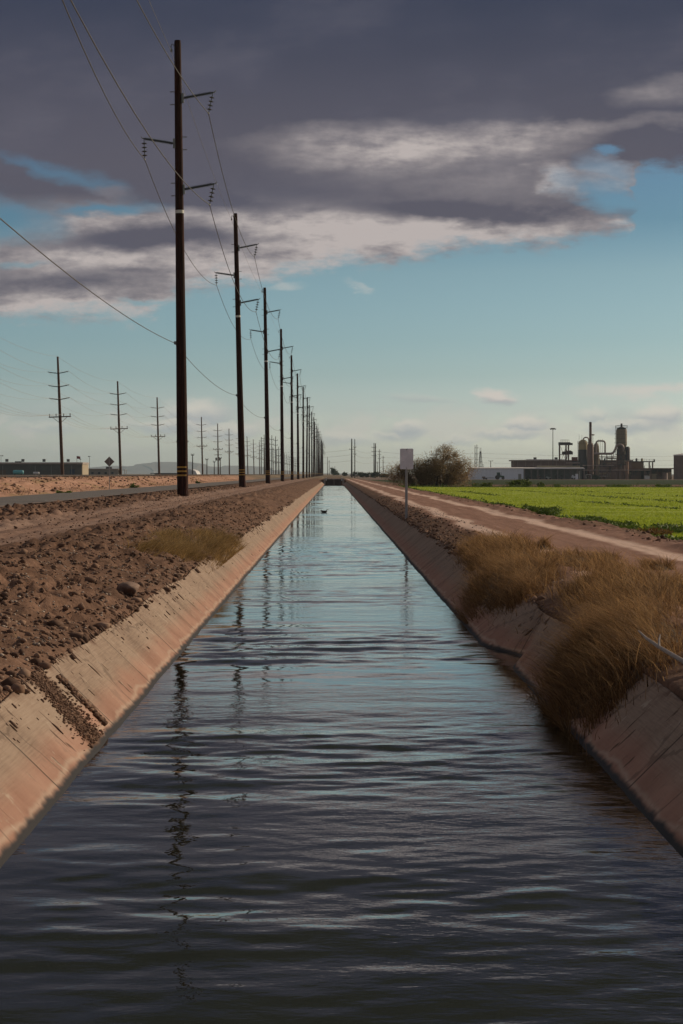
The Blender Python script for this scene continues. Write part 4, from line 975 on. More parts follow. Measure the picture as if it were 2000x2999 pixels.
# one continuous body: hull, neck and head are pulled out of the same surface
neck = np.clip((x_-.60)/.40, 0, 1)*np.clip((z_+.1)/.5, 0, 1); neck = neck*neck*(3-2*neck)
body[:, 2] += neck*.115; body[:, 0] += neck*.012; body[:, 1] *= (1-.30*np.clip(neck*1.5, 0, 1))
hd = np.clip(neck*1.6-.6, 0, 1); body[:, 0] += hd*(.045*(x_-.80)); 
np_mesh('duck_body', body, f_, m_duck, o, smooth=True)
MB().path([(.125, 0, .135), (.155, 0, .130), (.185, 0, .126)], [.014, .012, .006], 8).build('bill', mat('bill', (.20, .14, .05), .5), o, True)
mb = MB(); mb.path([(-.09, 0, .055), (-.14, 0, .085), (-.175, 0, .10)], [.035, .022, .004], 8); mb.build('tail', m_duck, o, True)
for s in (-1, 1):
    mb = MB(); mb.path([(.06, s*.050, .055), (0, s*.060, .062), (-.08, s*.045, .065), (-.13, s*.02, .07)], [.010, .022, .018, .004], 8); mb.build('wing', m_duck, o, True)

# ================================================================= railway on the left embankment
m_rail = mat('rail_steel', (.045, .030, .024), .9, .3, 4)
o = thing('railway_track', 'dark railway track running along the top of the pink embankment', 'railway', (-29.2, 0, 1.36))
mb = MB(); yy0 = 60.0
for s in (-.72, .72): MB().box((s, 1000, .165), (.075, 1880, .15)).build('rail', m_rail, o)
for k in range(900): mb.box((0, 60+k*1.2, .03), (2.5, .24, .14))
tt = mb.build('sleepers', m_dpole, o)
# ================================================================= left side buildings
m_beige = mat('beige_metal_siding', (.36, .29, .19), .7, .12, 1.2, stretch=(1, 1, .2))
m_shadewall = mat('shaded_wall', (.10, .095, .080), .8, .2, .8)  # dark tone for walls turned from the sun: shade put into the colour
m_roofm = mat('tan_roof', (.34, .28, .24), .8, .15, 1.0)
m_grey = mat('weathered_grey', (.24, .225, .205), .8, .2, 1.0)
D = 800.; k = D/F
o = thing('warehouse', 'long low tan warehouse with dark front, lit end wall and four rooftop vents', 'warehouse', (X(240, D), D, .9))
h_ = Z(1354, D)-.9; L_ = 62.0
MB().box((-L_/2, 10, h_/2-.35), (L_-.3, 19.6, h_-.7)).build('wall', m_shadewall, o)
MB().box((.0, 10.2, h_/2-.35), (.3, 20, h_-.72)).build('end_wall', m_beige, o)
MB().box((-L_/2, 10, h_-.33), (L_+.6, 21.0, .66)).build('roof', m_roofm, o)
for px in (18, 65, 127, 198):
    u_ = MB().box((X(px, D)-X(240, D), 2, h_+.62), (1.0, 1.0, .9)).build('roof_vent', m_unit, o)
    MB().box((X(px, D)-X(240, D), 2, h_+1.1), (1.15, 1.15, .1)).build('vent_cap', m_unit, u_)
MB().box((X(50, D)-X(240, D), 3, h_+.2), (2.2, 1.0, .35)).build('roof_hatch', m_unit, o)
for px in (8, 103, 150, 210): MB().box((X(px, D)-X(240, D), -.02, h_/2-.5), (.18, .2, h_-1.1)).build('door_post', m_grey, o)
MB().box((X(212, D)-X(240, D), -.06, 1.2), (1.6, .1, 2.4)).build('door', mat('navy_door', (.03, .045, .08), .6), o)
MB().box((X(8, D)-X(240, D), -.06, 1.1), (2.2, .1, 2.2)).build('door', mat('brown_door', (.13, .085, .05), .7), o)
def tank_h(name, label, px0, px1, py0, py1, D, m, yoff=0):
    x0, x1 = X(px0, D), X(px1, D); r_ = (Z(py0, D)-Z(py1, D))/2; zc = Z((py0+py1)/2, D); zb = .75
    o = thing(name, label, 'tank', ((x0+x1)/2, D, zb)); l_ = (x1-x0)/2
    mb = MB(); mb.path([(-l_, 0, zc-zb), (-l_+.12*l_, 0, zc-zb), (l_-.12*l_, 0, zc-zb), (l_, 0, zc-zb)], [r_*.7, r_, r_, r_*.7], 20); mb.build('tank_body', m, o, True)
    for s in (-.6, .6): MB().box((s*l_, 0, (zc-zb-r_)/2+.1), (.3, r_*1.4, max(.2, zc-zb-r_+.5))).build('saddle', m_dpole, o)
    return o
tank_h('storage_tank', 'turquoise cylindrical tank lying in front of the long warehouse', 38, 69, 1377, 1389, 700, mat('turquoise_paint', (.11, .36, .38), .45, .12, 2))
tank_h('storage_tank', 'small white tank lying in front of the long warehouse', 97, 115, 1382, 1390, 700, mat('dull_white_paint', (.48, .48, .48), .5, .15, 2))
D = 780; o = thing('low_wall', 'long grey low wall in front of the warehouse, behind the railway', 'wall', (X(60, D), D, .6))
MB().box((0, 0, .3), (86, .25, Z(1389.5, D)-.6+.0)).build('wall_body', m_grey, o); MB().box((0, 0, Z(1389.5, D)-.6-.14), (86.2, .35, .1)).build('coping', m_roofm, o)
def lamp(name, label, px, pt, D, zb, group=None, heads=2, r_=.09, w_=.55):
    h_ = Z(pt, D)-zb; o = thing(name, label, 'light pole', (X(px, D), D, zb), 0, group)
    MB().path([(0, 0, -.3), (0, 0, h_)], [r_, r_*.6], 8).build('pole_shaft', m_dpole, o, True)
    mb = MB(); mb.box((0, 0, h_+.03), (w_*2, .09, .09)); mb.build('bracket', m_dpole, o)
    for s in ((-1, 1) if heads == 2 else (-.4,)): MB().box((s*w_, 0, h_+.02), (.55, .45, .26), 0, .3*s).build('lamp_head', m_unit, o)
    return o
GLP = 'light poles by the warehouse'
lamp('light_pole', 'twin headed light pole at the far left behind the warehouse roof', 3, 1335, 830, 1.0, GLP)
lamp('light_pole', 'tall light pole just right of the lit warehouse end wall', 262, 1337, 810, 1.0, GLP, 1)
lamp('light_pole', 'small light pole rising behind the warehouse roof near the flag', 236, 1345, 850, 1.0, GLP, 1, .07, .3)
D = 830; o = thing('flagpole', 'short flagpole with a faded red flag above the right end of the warehouse', 'flagpole', (X(225, D), D, 1.0)); h_ = Z(1335, D)-1.0
MB().path([(0, 0, 0), (0, 0, h_)], .06, 8).build('pole_shaft', m_dpole, o, True)
gu, gv = np.meshgrid(np.linspace(0, 1, 14), np.linspace(0, 1, 6)); fw = 1.25
v = np.stack([gu*fw, .12*np.sin(gu*7+gv), h_-.1-gv*.95-gu*gu*.15], -1).reshape(-1, 3)
fo = np_mesh('flag', v, grid_faces(6, 14), mat('red_cloth', (.24, .05, .05), .8, .2, 3), o, smooth=True)
sm = fo.modifiers.new('thickness', 'SOLIDIFY'); sm.thickness = .02
D = 1000.; o = thing('shop_building', 'lower tan building with a flat roof right of the warehouse', 'building', (X(258, D), D, .8)); h_ = Z(1375, D)-.8; L_ = X(345, D)-X(258, D)
MB().box((L_/2-3, 6, h_/2), (L_+6, 12, h_)).build('wall', mat('tan_wall', (.22, .19, .155), .8, .15, 1), o)
MB().box((L_/2-3, 6, h_+.18), (L_+6.8, 12.6, .35)).build('roof', m_roofm, o)
MB().box((X(318, D)-X(258, D), 2, h_+.75), (2.6, 2, .9)).build('rooftop_unit', m_unit, o)
mb = MB(); mb.box((L_+1.7, 5, h_-.25), (2.9, 9, .16)); 
for q in (0, 1): mb.tube((L_+2.9, 1+8*q, 0), (L_+2.9, 1+8*q, h_-.3), .1)
mb.build('porch', m_roofm, o)
for q in range(5): MB().box((-1+q*2.9, -.04, h_*.45), (1.0, .08, .9)).build('window', mat('dark_glass', (.03, .035, .04), .2) if q == 0 else bpy.data.materials['dark_glass'], o)
D = 900.; o = thing('flat_canopy', 'long low dark canopy roof beside the tracks left of the nearest tall pole', 'canopy', (X(440, D), D, .7)); L_ = X(545, D)-X(440, D); h_ = Z(1385.5, D)-.7
MB().box((L_/2, 3, h_-.12), (L_, 6, .26)).build('roof', m_unit, o); mb = MB()
for q in range(7): MB().box((.3+q*(L_-.6)/6, .3, (h_-.26)/2), (.16, .16, h_-.26)).build('post', m_dpole, o)
MB().box((L_*.5, 4.0, .55), (L_*.8, 2.0, 1.1)).build('stacked_goods', m_dconc, o)
D = 1100.; o = thing('arched_hall', 'white curved roof of a hall just right of the nearest tall pole', 'hall', (X(552, D), D, .7)); x1 = X(577, D)-X(552, D); h_ = Z(1374, D)-.7
prof = [(x1*(i/12*2-1), (h_-.8)*math.cos(i/12*2.2-1.1)**.8+.8 if abs(i/12*2.2-1.1) < 1.5 else .8) for i in range(13)]
prof = [(x1*(i/6-1), .9+(h_-.9)*math.sqrt(max(0, 1-(i/6-1)**2))) for i in range(13)]
MB().prism([(-x1, .8)] + prof + [(x1, .8)], 'y', 0, 30).build('roof', mat('white_roofing', (.60, .60, .60), .6, .1, 1), o)
MB().box((0, 15, .4), (x1*1.96, 29.6, .82)).build('wall', m_shadewall, o)
# white vehicles and litter on the bank
def car(name, label, px, py, D, m, length, hgt, group=None, rz=0.0):
    z = Z(py, D); o = thing(name, label, 'car', (X(px, D), D, z), rz, group); l_, h_ = length/2, hgt
    body = MB().prism([(-l_, h_*.22), (-l_, h_*.52), (-l_*.62, h_*.58), (-l_*.42, h_*.97), (l_*.30, h_), (l_*.60, h_*.60), (l_*.97, h_*.52), (l_, h_*.22)], 'y', -.85, .85).build('car_body', m, o)
    MB().prism([(-l_*.54, h_*.60), (-l_*.40, h_*.92), (l_*.27, h_*.94), (l_*.50, h_*.60)], 'y', -.86, .86).build('window', bpy.data.materials['dark_glass'], o)
    for a in (-.6, .6):
        for s in (-.8, .8): MB().path([(a*l_, s-.1, h_*.2), (a*l_, s+.1, h_*.2)], h_*.2, 12).build('wheel', m_dpole, o)
    return o
car('parked_car', 'white car parked beyond the tracks left of the nearest tall pole', 474, 1397.5, 620, m_wht, 2.4, .62, None, .25)
car('parked_car', 'small white car far off between the short plain poles', 669, 1398, 760, m_wht, 2.6, .75)
# ================================================================= mountains
m_mtn = mat('desert_mountain', (.16, .125, .10), .95, .3, .004)
pr = [(-900,1380),(-300,1374),(0,1378),(120,1380),(250,1371),(330,1365),(400,1368),(430,1357),(480,1352),(520,1352),(560,1354),(600,1361),(640,1370),(700,1364),(760,1374),(830,1379),(900,1385),(980,1389),(1060,1390)]
pxs = np.arange(-900, 1060, 8.0); top = np.interp(pxs, [p[0] for p in pr], [p[1] for p in pr]) + 2.2*fbm(pxs, pxs*0, .03, 4, .55, 13)
D = 15000.; tt_ = np.linspace(0, 1, 12)
MX = X(pxs, D)[None, :]*(1+0*tt_[:, None]) + 90*fbm(pxs[None, :]*.02, tt_[:, None]*4, 1.0, 3, .5, 7); 
hh = np.maximum(Z(top, D)+4, 0)[None, :]
prof_ = np.sin(np.clip(tt_, 0, 1)*math.pi)[:, None]
MY = D-700+1400*tt_[:, None]+0*MX; MZ = -3 + hh*prof_*(1+.12*fbm(pxs[None, :]*.03, tt_[:, None]*6, 1.0, 3, .5, 17)*(1-prof_))
kind(np_mesh('mountains', np.stack([MX, MY, MZ], -1).reshape(-1, 3), grid_faces(12, len(pxs)), m_mtn), 'structure')

# ================================================================= the plant on the right
m_brn = mat('brown_brick_wall', (0.173, 0.112, 0.093), .85, .25, .6)
m_rust2 = mat('rusty_steel', (0.158, 0.093, 0.072), .75, .4, .8, col2=(.20, .11, .075))
m_dk = mat('grimy_steel', (0.068, 0.060, 0.057), .7, .4, .7)
m_pipe = mat('pipe_cladding', (0.300, 0.232, 0.203), .55, .3, .8, .2)
m_yelt = mat('faded_yellow_paint', (.30, .235, .12), .7, .2, .5)
m_olv = mat('olive_drab_paint', (0.188, 0.147, 0.090), .7, .35, .5)
m_shedw = mat('pale_corrugated_wall', (.72, .73, .77), .6, .08, .5, stretch=(6, 1, .1))
m_shedr = mat('pale_metal_roof', (.66, .63, .60), .5, .1, .5)
PD = 940.; ZB = -.55; kx = PD/F
def pX(px, D=PD): return X(px, D)
def pH(py, D=PD): return Z(py, D) - ZB
D = 975.
o = thing('plant_building', 'long brown plant building with a flat pale roof edge behind the sheds', 'building', (pX(1505, D), D, ZB)); L_ = pX(1850, D)-pX(1505, D); h_ = pH(1347, D)
MB().box((L_/2, 8, (h_-.5)/2), (L_, 16, h_-.5)).build('wall', m_brn, o)
MB().box((L_/2-.2, 8, h_-.24), (L_+1.4, 17, .5)).build('roof', m_roofm, o)
for px in (1569, 1631): MB().box((pX(px, D)-pX(1505, D), 4, h_+.55), (1.2, 1.4, 1.2)).build('roof_vent', m_dk, o)
for q in range(7): MB().box((1.6+q*3.3, -.05, h_*.55), (.14, .12, h_*.8)).build('downpipe', m_pipe, o)
MB().box((pX(1600, D)-pX(1505, D), 5, h_+.12), (16, 8, .3)).build('upper_roof', m_shedr, o)
D = 985.
o = thing('plant_annex', 'brown annex of the plant right of the tall silo', 'building', (pX(1838, D), D, ZB)); L_ = pX(1885, D)-pX(1838, D); h_ = pH(1354, D)
MB().box((L_/2, 6, h_/2), (L_, 12, h_)).build('wall', mat('ochre_brown_wall', (.17, .115, .072), .85, .25, .6), o); MB().box((L_/2, 6, h_+.12), (L_+.5, 12.5, .24)).build('roof', m_dk, o)
D = 930.
o = thing('white_shed', 'long pale metal shed behind the green tractor', 'shed', (pX(1375, D), D, ZB)); L_ = pX(1533, D)-pX(1375, D); h_ = pH(1371, D)
MB().box((L_/2, 6, h_/2-.1), (L_, 12, h_-.2)).build('wall', m_shedw, o)
MB().prism([(-.4, h_-.22), (12.4, h_-.22), (6, h_+.35), (-.4, h_)], 'x', -.3, L_+.2).build('roof', m_shedr, o)
MB().box((L_*.93, -.04, 1.1), (1.2, .08, 2.2)).build('door', m_grey, o)
o = thing('open_shed', 'open sided pole shed with a pale roof right of the white shed', 'shed', (pX(1535, D), D, ZB)); L_ = pX(1712, D)-pX(1535, D); h_ = pH(1371, D)
MB().prism([(-.4, h_-.30), (12.4, h_-.30), (6, h_+.3), (-.4, h_-.02)], 'x', 0, L_).build('roof', m_shedr, o)
MB().box((L_/2, 11.8, (h_-.3)/2), (L_, .2, h_-.3)).build('back_wall', m_grey, o)
for q in range(10): MB().box((.15+q*(L_-.3)/9, -.1, (h_-.3)/2), (.22, .22, h_-.3)).build('post', m_pipe, o)
MB().box((L_*.62, 13.2, h_+.55), (L_*.72, .3, 1.0)).build('parapet', m_beige, o)
GE = 'machinery parked under the open shed'
for q, (px, w_, h2, m, lb) in enumerate(((1550, 2.2, 1.6, m_dk, 'dark machine under the left end of the open shed'), (1580, 1.8, 2.0, m_rust2, 'rusty machine under the middle of the open shed'), (1608, 2.0, 1.2, m_wht, 'low white machine under the open shed'), (1640, 2.6, 2.4, m_dk, 'dark boxy machine under the open shed below the steel tower'), (1682, 1.4, 1.9, m_shedw, 'pale tank like machine at the right end of the open shed'))):
    t_ = thing('farm_machine', lb, 'machine', (pX(px, D), D+4, ZB), 0, GE)
    MB().box((0, 0, h2*.45), (w_, 1.6, h2*.5)).build('machine_body', m, t_); MB().box((-w_*.2, 0, h2*.82), (w_*.4, 1.2, h2*.3)).build('hood', m, t_)
    for s in (-.35, .35): MB().path([(s*w_, -.9, .35), (s*w_, .9, .35)], .35, 12).build('wheel', m_dpole, t_)
# tractor and implement
m_grn = mat('green_paint', (.02, .085, .028), .45, .2, 2)
D = 905.
o = thing('tractor', 'dark green tractor parked in front of the white shed', 'tractor', (pX(1462, D), D, -.5))
MB().prism([(-.6, .9), (-.6, 1.5), (.5, 1.55), (1.9, 1.45), (2.0, .8)], 'y', -.45, .45).build('hood', m_grn, o)
cb = MB().prism([(-1.0, 1.3), (-.9, 2.65), (.25, 2.65), (.55, 1.4)], 'y', -.7, .7).build('cab', m_grn, o)
MB().prism([(-.86, 1.55), (-.80, 2.48), (.18, 2.48), (.40, 1.55)], 'y', -.72, .72).build('window', bpy.data.materials['dark_glass'], cb)
MB().box((-.35, 0, 2.72), (1.5, 1.6, .14)).build('cab_roof', m_grn, o); MB().path([(.9, -.3, 1.4), (.9, -.3, 2.9)], .05, 8).build('exhaust', m_dpole, o)
for s in (-.95, .95):
    MB().path([(-.75, s-.25, .85), (-.75, s+.25, .85)], .85, 20).build('rear_wheel', m_dpole, o); MB().path([(1.5, s-.18, .55), (1.5, s+.18, .55)], .55, 16).build('front_wheel', m_dpole, o)
o = thing('trailer', 'low dark red flat trailer hitched behind the green tractor', 'trailer', (pX(1428, D), D, -.5))
MB().box((0, 0, .62), (4.6, 1.9, .22)).build('bed', m_rust2, o); MB().box((-1.6, 0, .95), (1.2, 1.7, .45)).build('hopper', m_rust2, o); MB().tube((2.2, 0, .55), (3.2, 0, .6), .06).build('drawbar', m_dpole, o)
for a in (-1.5, -.6):
    for s in (-.8, .8): MB().path([(a, s-.12, .35), (a, s+.12, .35)], .36, 14).build('wheel', m_dpole, o)
# floodlight mast
D = 945.
o = thing('floodlight_mast', 'tall slim floodlight mast with a cluster of lamps on top', 'light mast', (pX(1619, D), D, ZB)); h_ = pH(1256, D)
MB().path([(0, 0, 0), (0, 0, h_)], [.24, .12], 10).build('mast', m_dk, o, True); MB().lathe([(.15, h_-.1), (.75, h_), (.75, h_+.12), (.12, h_+.25)], n=12).build('ring', m_dk, o)
for q in range(6): a = q*math.pi/3+.2; MB().box((.85*math.cos(a), .85*math.sin(a), h_+.02), (.75, .6, .40), a, .35).build('lamp_head', m_dk, o)
o = thing('floodlight_mast', 'shorter lamp post right beside the chimney', 'light mast', (pX(1736, D), D, ZB)); h_ = pH(1275, D)
MB().path([(0, 0, 0), (0, 0, h_)], [.14, .09], 8).build('mast', m_dk, o, True); MB().lathe([(.1, h_-.1), (.85, h_+.1), (.8, h_+.3), (.3, h_+.5)], n=12).build('lamp_head', m_pipe, o)
# steel platform tower
D = 950.
o = thing('steel_tower', 'open steel frame tower carrying a dark platform left of the chimney', 'tower', (pX(1654, D), D, ZB)); h_ = pH(1303, D); wv_ = 1.95
for sx in (-1, .45, 1):
    for sy in (-1, 1): MB().box((sx*wv_*.95-.35, sy*1.6, h_/2), (.30, .30, h_)).build('leg', m_rust2, o)
pf = MB().box((-.2, 0, h_+.5), (4.6, 4.0, 1.2)).build('platform', m_dk, o)
MB().box((2.35, -.5, h_+.35), (1.5, 2.0, .9)).build('side_box', m_dk, pf)
mb = MB()
for zz_ in (1.6, 2.1): mb.path([(-2.0, -1.9, h_+zz_), (1.6, -1.9, h_+zz_)], .05, 6)
for q in range(6): mb.path([(-2.0+q*.72, -1.9, h_+1.1), (-2.0+q*.72, -1.9, h_+2.1)], .04, 6)
mb.build('railing', m_dk, pf)
mb = MB()
for zz_ in (h_*.48, h_*.72): mb.box((-.3, -1.62, zz_), (3.8, .16, .25))
for a, b in ((-1.9, .4), (.4, 1.6)): mb.path([(a, -1.62, h_*.5), (b, -1.62, h_*.95)], .07, 6); mb.path([(b, -1.62, h_*.5), (a, -1.62, h_*.95)], .07, 6)
mb.build('bracing', m_rust2, o)
MB().prism([(-1.2, h_*.72), (3.2, h_*.72), (3.2, h_*.80), (2.2, h_*.84), (-1.2, h_*.80)], 'y', -1.2, .4).build('conveyor', m_dk, o)
# tank with yellow dome
D = 945.
o = thing('process_tank', 'upright tank with a faded yellow domed top left of the chimney', 'tank', (pX(1707.5, D), D, ZB)); r_ = (pX(1721, D)-pX(1694, D))/2; zt = pH(1297, D)
MB().lathe([(r_*1.03, 0), (r_*1.03, pH(1317, D))], n=24).build('tank_base', m_dk, o, True)
MB().lathe([(r_, pH(1317, D)), (r_, zt), (r_*.85, zt+.6), (r_*.5, zt+1.15), (r_*.2, zt+1.4)], n=24).build('tank_top', m_yelt, o, True)
mb = MB()
for q in range(8): a = q*.785; mb.path([(r_*math.cos(a), r_*math.sin(a), zt-.3), (r_*1.15*math.cos(a), r_*1.15*math.sin(a), zt+.6)], .05, 5)
mb.path([(-r_*1.1, -.5, 2), (-r_*1.15, -.5, zt+.8)], .1, 6); mb.path([(-r_*.9, -.5, zt), (-r_*.9, -.5, pH(1272, D))], .05, 5); mb.path([(-r_*.3, -.5, zt), (-r_*.3, -.5, pH(1274, D))], .05, 5)
mb.build('ladder', m_dk, o)
def arch(x0, z0, x1, z1, zt, D, y=0):
    xm0, xm1 = min(x0, x1), max(x0, x1); rr_ = min((xm1-xm0)/2, 1.0); pts = [(x0, y, z0), (x0, y, zt-rr_)]
    s = 1 if x1 > x0 else -1
    for q in range(1, 6): a = q*math.pi/10; pts.append((x0+s*rr_*(1-math.cos(a)), y, zt-rr_+rr_*math.sin(a)))
    for q in range(0, 5): a = q*math.pi/10; pts.append((x1-s*rr_*(1-math.sin(a)), y, zt-rr_+rr_*math.cos(a)))
    pts += [(x1, y, zt-rr_), (x1, y, z1)]; return pts
MB().path(arch(0.1, zt+1.1, pX(1724, D)-pX(1707.5, D), zt-.5, pH(1281, D), D), .26, 10).build('vapour_pipe', m_pipe, o, True)
# chimney
D = 940.
o = thing('chimney', 'tall slender rusty chimney rising from the middle of the plant', 'chimney', (pX(1729, D), D, ZB)); h_ = pH(1236, D)
MB().path([(0, 0, 0), (0, 0, pH(1300, D)), (0, 0, h_)], [.62, .58, .50], 16).build('chimney_shaft', m_rust2, o, True)
MB().path([(0, 0, h_-1.9), (0, 0, h_+.02)], [.53, .52], 16).build('chimney_tip', mat('sooty_red_steel', (.085, .035, .028), .8, .3, 1), o, True)
MB().lathe([(1.35, 2.0), (1.35, pH(1304, D)), (.6, pH(1296, D))], n=18).build('chimney_base', m_rust2, o, True)
# cone vessel
o = thing('cone_vessel', 'dark bullet shaped vessel between the chimney and the arched pipe', 'vessel', (pX(1748, D), D+2, ZB)); r_ = 1.15
MB().lathe([(r_*1.1, 0), (r_*1.1, pH(1328, D)), (r_, pH(1312, D)), (r_*.72, pH(1302, D)), (r_*.35, pH(1296, D))], n=20).build('vessel_body', m_olv, o, True)
mb = MB(); mb.lathe([(r_*1.25, pH(1330, D)), (r_*1.25, pH(1330, D)+.15)], n=16); mb.path([(-r_*.9, -.9, 3), (-r_*.9, -.9, pH(1299, D))], .07, 5); mb.build('service_ring', m_dk, o)
o = thing('arched_pipe', 'thick pipe bent like an upside down U right of the cone vessel', 'pipe', (pX(1745, D), D-1, ZB))
MB().path(arch(0, pH(1326, D), pX(1771, D)-pX(1745, D), pH(1328, D), pH(1291.5, D), D), .33, 12).build('pipe_run', m_pipe, o, True)
for q in range(3): MB().path([(1.1+q*.75, 0, pH(1328, D)), (1.1+q*.75, 0, pH(1286, D))], .05, 6).build('support_rod', m_dk, o)
o = thing('main_pipe', 'fat pale pipe running flat then curving up and over into the silo', 'pipe', (pX(1738, D), D-3, ZB)); zp = pH(1329, D)
e0 = pX(1800, D)-pX(1738, D); e1 = pX(1822, D)-pX(1738, D); za = pH(1302, D)
pts = [(0, 0, zp), (e0-2.2, 0, zp)]
for q in range(1, 7): a = q*math.pi/14; pts.append((e0-2.2+1.9*math.sin(a), 0, zp+1.9*(1-math.cos(a))))
rr_ = (e1-e0)/2
for q in range(0, 9): a = q*math.pi/8; pts.append((e0+.1+rr_-rr_*math.cos(a), 0, za-rr_+rr_*math.sin(a)))
pts.append((e1+.1, 1.0, za-rr_-1.6)); MB().path(pts, .46, 14).build('pipe_run', m_pipe, o, True)
for q in range(4): MB().path([(1.0+q*2.0, 0, 0), (1.0+q*2.0, 0, zp-.4)], .12, 6).build('support', m_rust2, o)
# silo tower
o = thing('silo', 'tall drab cylindrical silo on a column, the tallest vessel of the plant', 'silo', (pX(1820, D), D, ZB)); r_ = (pX(1836, D)-pX(1804, D))/2
MB().lathe([(r_*.45, pH(1318, D)), (r_*.98, pH(1304, D)), (r_, pH(1300, D)), (r_, pH(1262, D)), (r_*.93, pH(1257, D))], n=28).build('silo_body', m_olv, o, True)
MB().lathe([(r_*.94, pH(1257, D)), (r_*.70, pH(1253, D)), (r_*.22, pH(1250, D)), (r_*.18, pH(1241, D)), (.1, pH(1240, D))], n=20).build('silo_cap', m_dk, o, True)
MB().lathe([(1.95, 0), (1.95, pH(1318, D)), (1.5, pH(1310, D))], (-.1, 0, 0), 20).build('column', m_rust2, o, True)
for zz_ in (1272, 1284, 1296): MB().lathe([(r_*1.02, pH(zz_, D)-.05), (r_*1.02, pH(zz_, D)+.05)], n=28).build('hoop', m_dk, o)
mb = MB(); zr = pH(1253, D)
mb.lathe([(r_*1.08, zr-.12), (r_*1.08, zr)], n=20)
for q in range(14): a = q*2*math.pi/14; mb.path([(r_*1.05*math.cos(a), r_*1.05*math.sin(a), zr), (r_*1.12*math.cos(a), r_*1.12*math.sin(a), zr+.95)], .04, 5)
mb.path([(r_*1.1*math.cos(q*.314), r_*1.1*math.sin(q*.314), zr+.9) for q in range(21)], .05, 5); mb.build('railing', m_dk, o)
mb = MB(); xl = -r_*1.12
for s in (-.2, .2): mb.path([(xl, s-.6, pH(1330, D)), (xl, s-.6, zr+.8)], .06, 5)
for q in range(10): mb.path([(xl, -.8, pH(1328, D)+q*1.05), (xl, -.4, pH(1328, D)+q*1.05)], .04, 5)
for q in range(4): mb.box((xl-.15, -.6, pH(1310-q*13, D)), (.7, .9, .12))
mb.build('ladder', m_dk, o)
MB().lathe([(r_*.5, pH(1349, D)), (r_*.5, pH(1312, D)), (r_*.3, pH(1308, D))], (pX(1836.5, D)-pX(1820, D), -.5, 0), 14).build('side_vessel', m_dk, o, True)
MB().path([(pX(1834, D)-pX(1820, D), -2.2, 0), (pX(1834, D)-pX(1820, D), -2.2, pH(1352, D))], [.75, .70], 14).build('lower_column', mat('sunlit_orange_steel', (.27, .155, .095), .75, .5, .9), o, True)  # warm sunlit tone of the column is put into its colour
for j, zz_ in enumerate((1318, 1332, 1346, 1360)):
    pf_ = MB().box((random.uniform(-.3, .3), -.6, pH(zz_, D)), (4.6-.3*j, 4.4, .22)).build('service_platform', m_dk, o)
    mb = MB(); mb.path([(-2.2, -2.75, pH(zz_, D)+1.0), (2.1, -2.75, pH(zz_, D)+1.0)], .05, 5)
    for q in range(7): mb.path([(-2.2+q*.72, -2.75, pH(zz_, D)+.1), (-2.2+q*.72, -2.75, pH(zz_, D)+1.0)], .035, 5)
    mb.build('railing', m_dk, pf_)
for xx in (-2.2, 2.2): MB().box((xx, -2.6, pH(1318, D)/2), (.22, .22, pH(1318, D))).build('frame_leg', m_rust2, o)
for q in range(6): MB().lathe([(.35, 0), (.35, 1.5), (.15, 1.8)], (random.uniform(-1.9, 1.9), -2.4, pH(random.choice((1332, 1346, 1360, 1374)), D)+.1), 10).build('equipment', random.choice((m_dk, m_rust2, m_olv)), o, True)
# pipe rack and jumble of frames
o = thing('pipe_rack', 'low steel rack of pipes and posts across the front of the plant', 'pipe rack', (pX(1705, D), D-6, ZB)); D2 = D-6; L_ = pX(1900, D2)-pX(1705, D2)
for q in range(12): MB().box((q*L_/11, 0, pH(1364, D2)/2), (.22, .22, pH(1364, D2))).build('post', m_rust2, o)
for j, zz_ in enumerate((1363, 1377)): MB().path([(-.5, 0, pH(zz_, D2)), (L_*(.45 if j == 0 else 1), 0, pH(zz_, D2))], .16, 8).build('pipe_run', m_pipe, o, True)
MB().path([(.8, -.4, .4), (.8, -.4, 1.9), (2.9, -.4, 1.9), (2.9, -.4, .4)], .14, 8).build('pipe_run', m_wht, o, True)
MB().path([(-1.9, -.3, .2), (-1.9, -.3, 3.4)], .09, 6).build('pipe_run', m_wht, o, True)
o = thing('equipment_rack', 'dark multi level steel frame packed with equipment under the chimney', 'steel frame', (pX(1708, D), D+5, ZB)); L_ = pX(1812, D)-pX(1708, D)
for j, zz_ in enumerate((1338, 1352, 1366, 1380)): MB().box((L_/2, 2.5, pH(zz_, D)), (L_, 5.0, .3)).build('floor', m_dk, o)
for q in range(8): MB().box((q*L_/7, -.1, pH(1336, D)/2), (.24, .24, pH(1336, D))).build('column', m_rust2, o)
for q in range(26):
    w_ = random.uniform(.7, 2.2); h2 = random.uniform(.8, 1.8); zl = random.choice((0, pH(1380, D)+.16, pH(1366, D)+.16, pH(1352, D)+.16)); xx = random.uniform(.8, L_-1.2)
    mb = MB()
    if q % 2: mb.lathe([(w_*.4, 0), (w_*.4, h2*.8), (w_*.22, h2)], (xx, 1.0+random.uniform(0, 2), zl), 12)
    else: mb.box((xx, 1.0+random.uniform(0, 2), zl+h2/2), (w_, 1.2, h2)); 
    mb.build('equipment', random.choice((m_dk, m_rust2, m_dk, m_brn, m_olv)), o)
for q in range(22):
    xa = random.uniform(.2, L_-2.5); za = random.choice((pH(1341, D), pH(1348, D), pH(1356, D), pH(1369, D), pH(1388, D), pH(1395, D))) + random.uniform(-.3, .3); lx = random.uniform(1.2, 4.5); dz_ = random.choice((-1, 1))*random.uniform(.6, 2.0)
    MB().path([(xa, -.5, za), (min(xa+lx, L_), -.5, za), (min(xa+lx, L_)+.02, -.5, max(.1, za+dz_))], random.uniform(.09, .2), 8).build('pipe_run', random.choice((m_pipe, m_pipe, m_rust2, m_yelt, m_galv)), o, True)
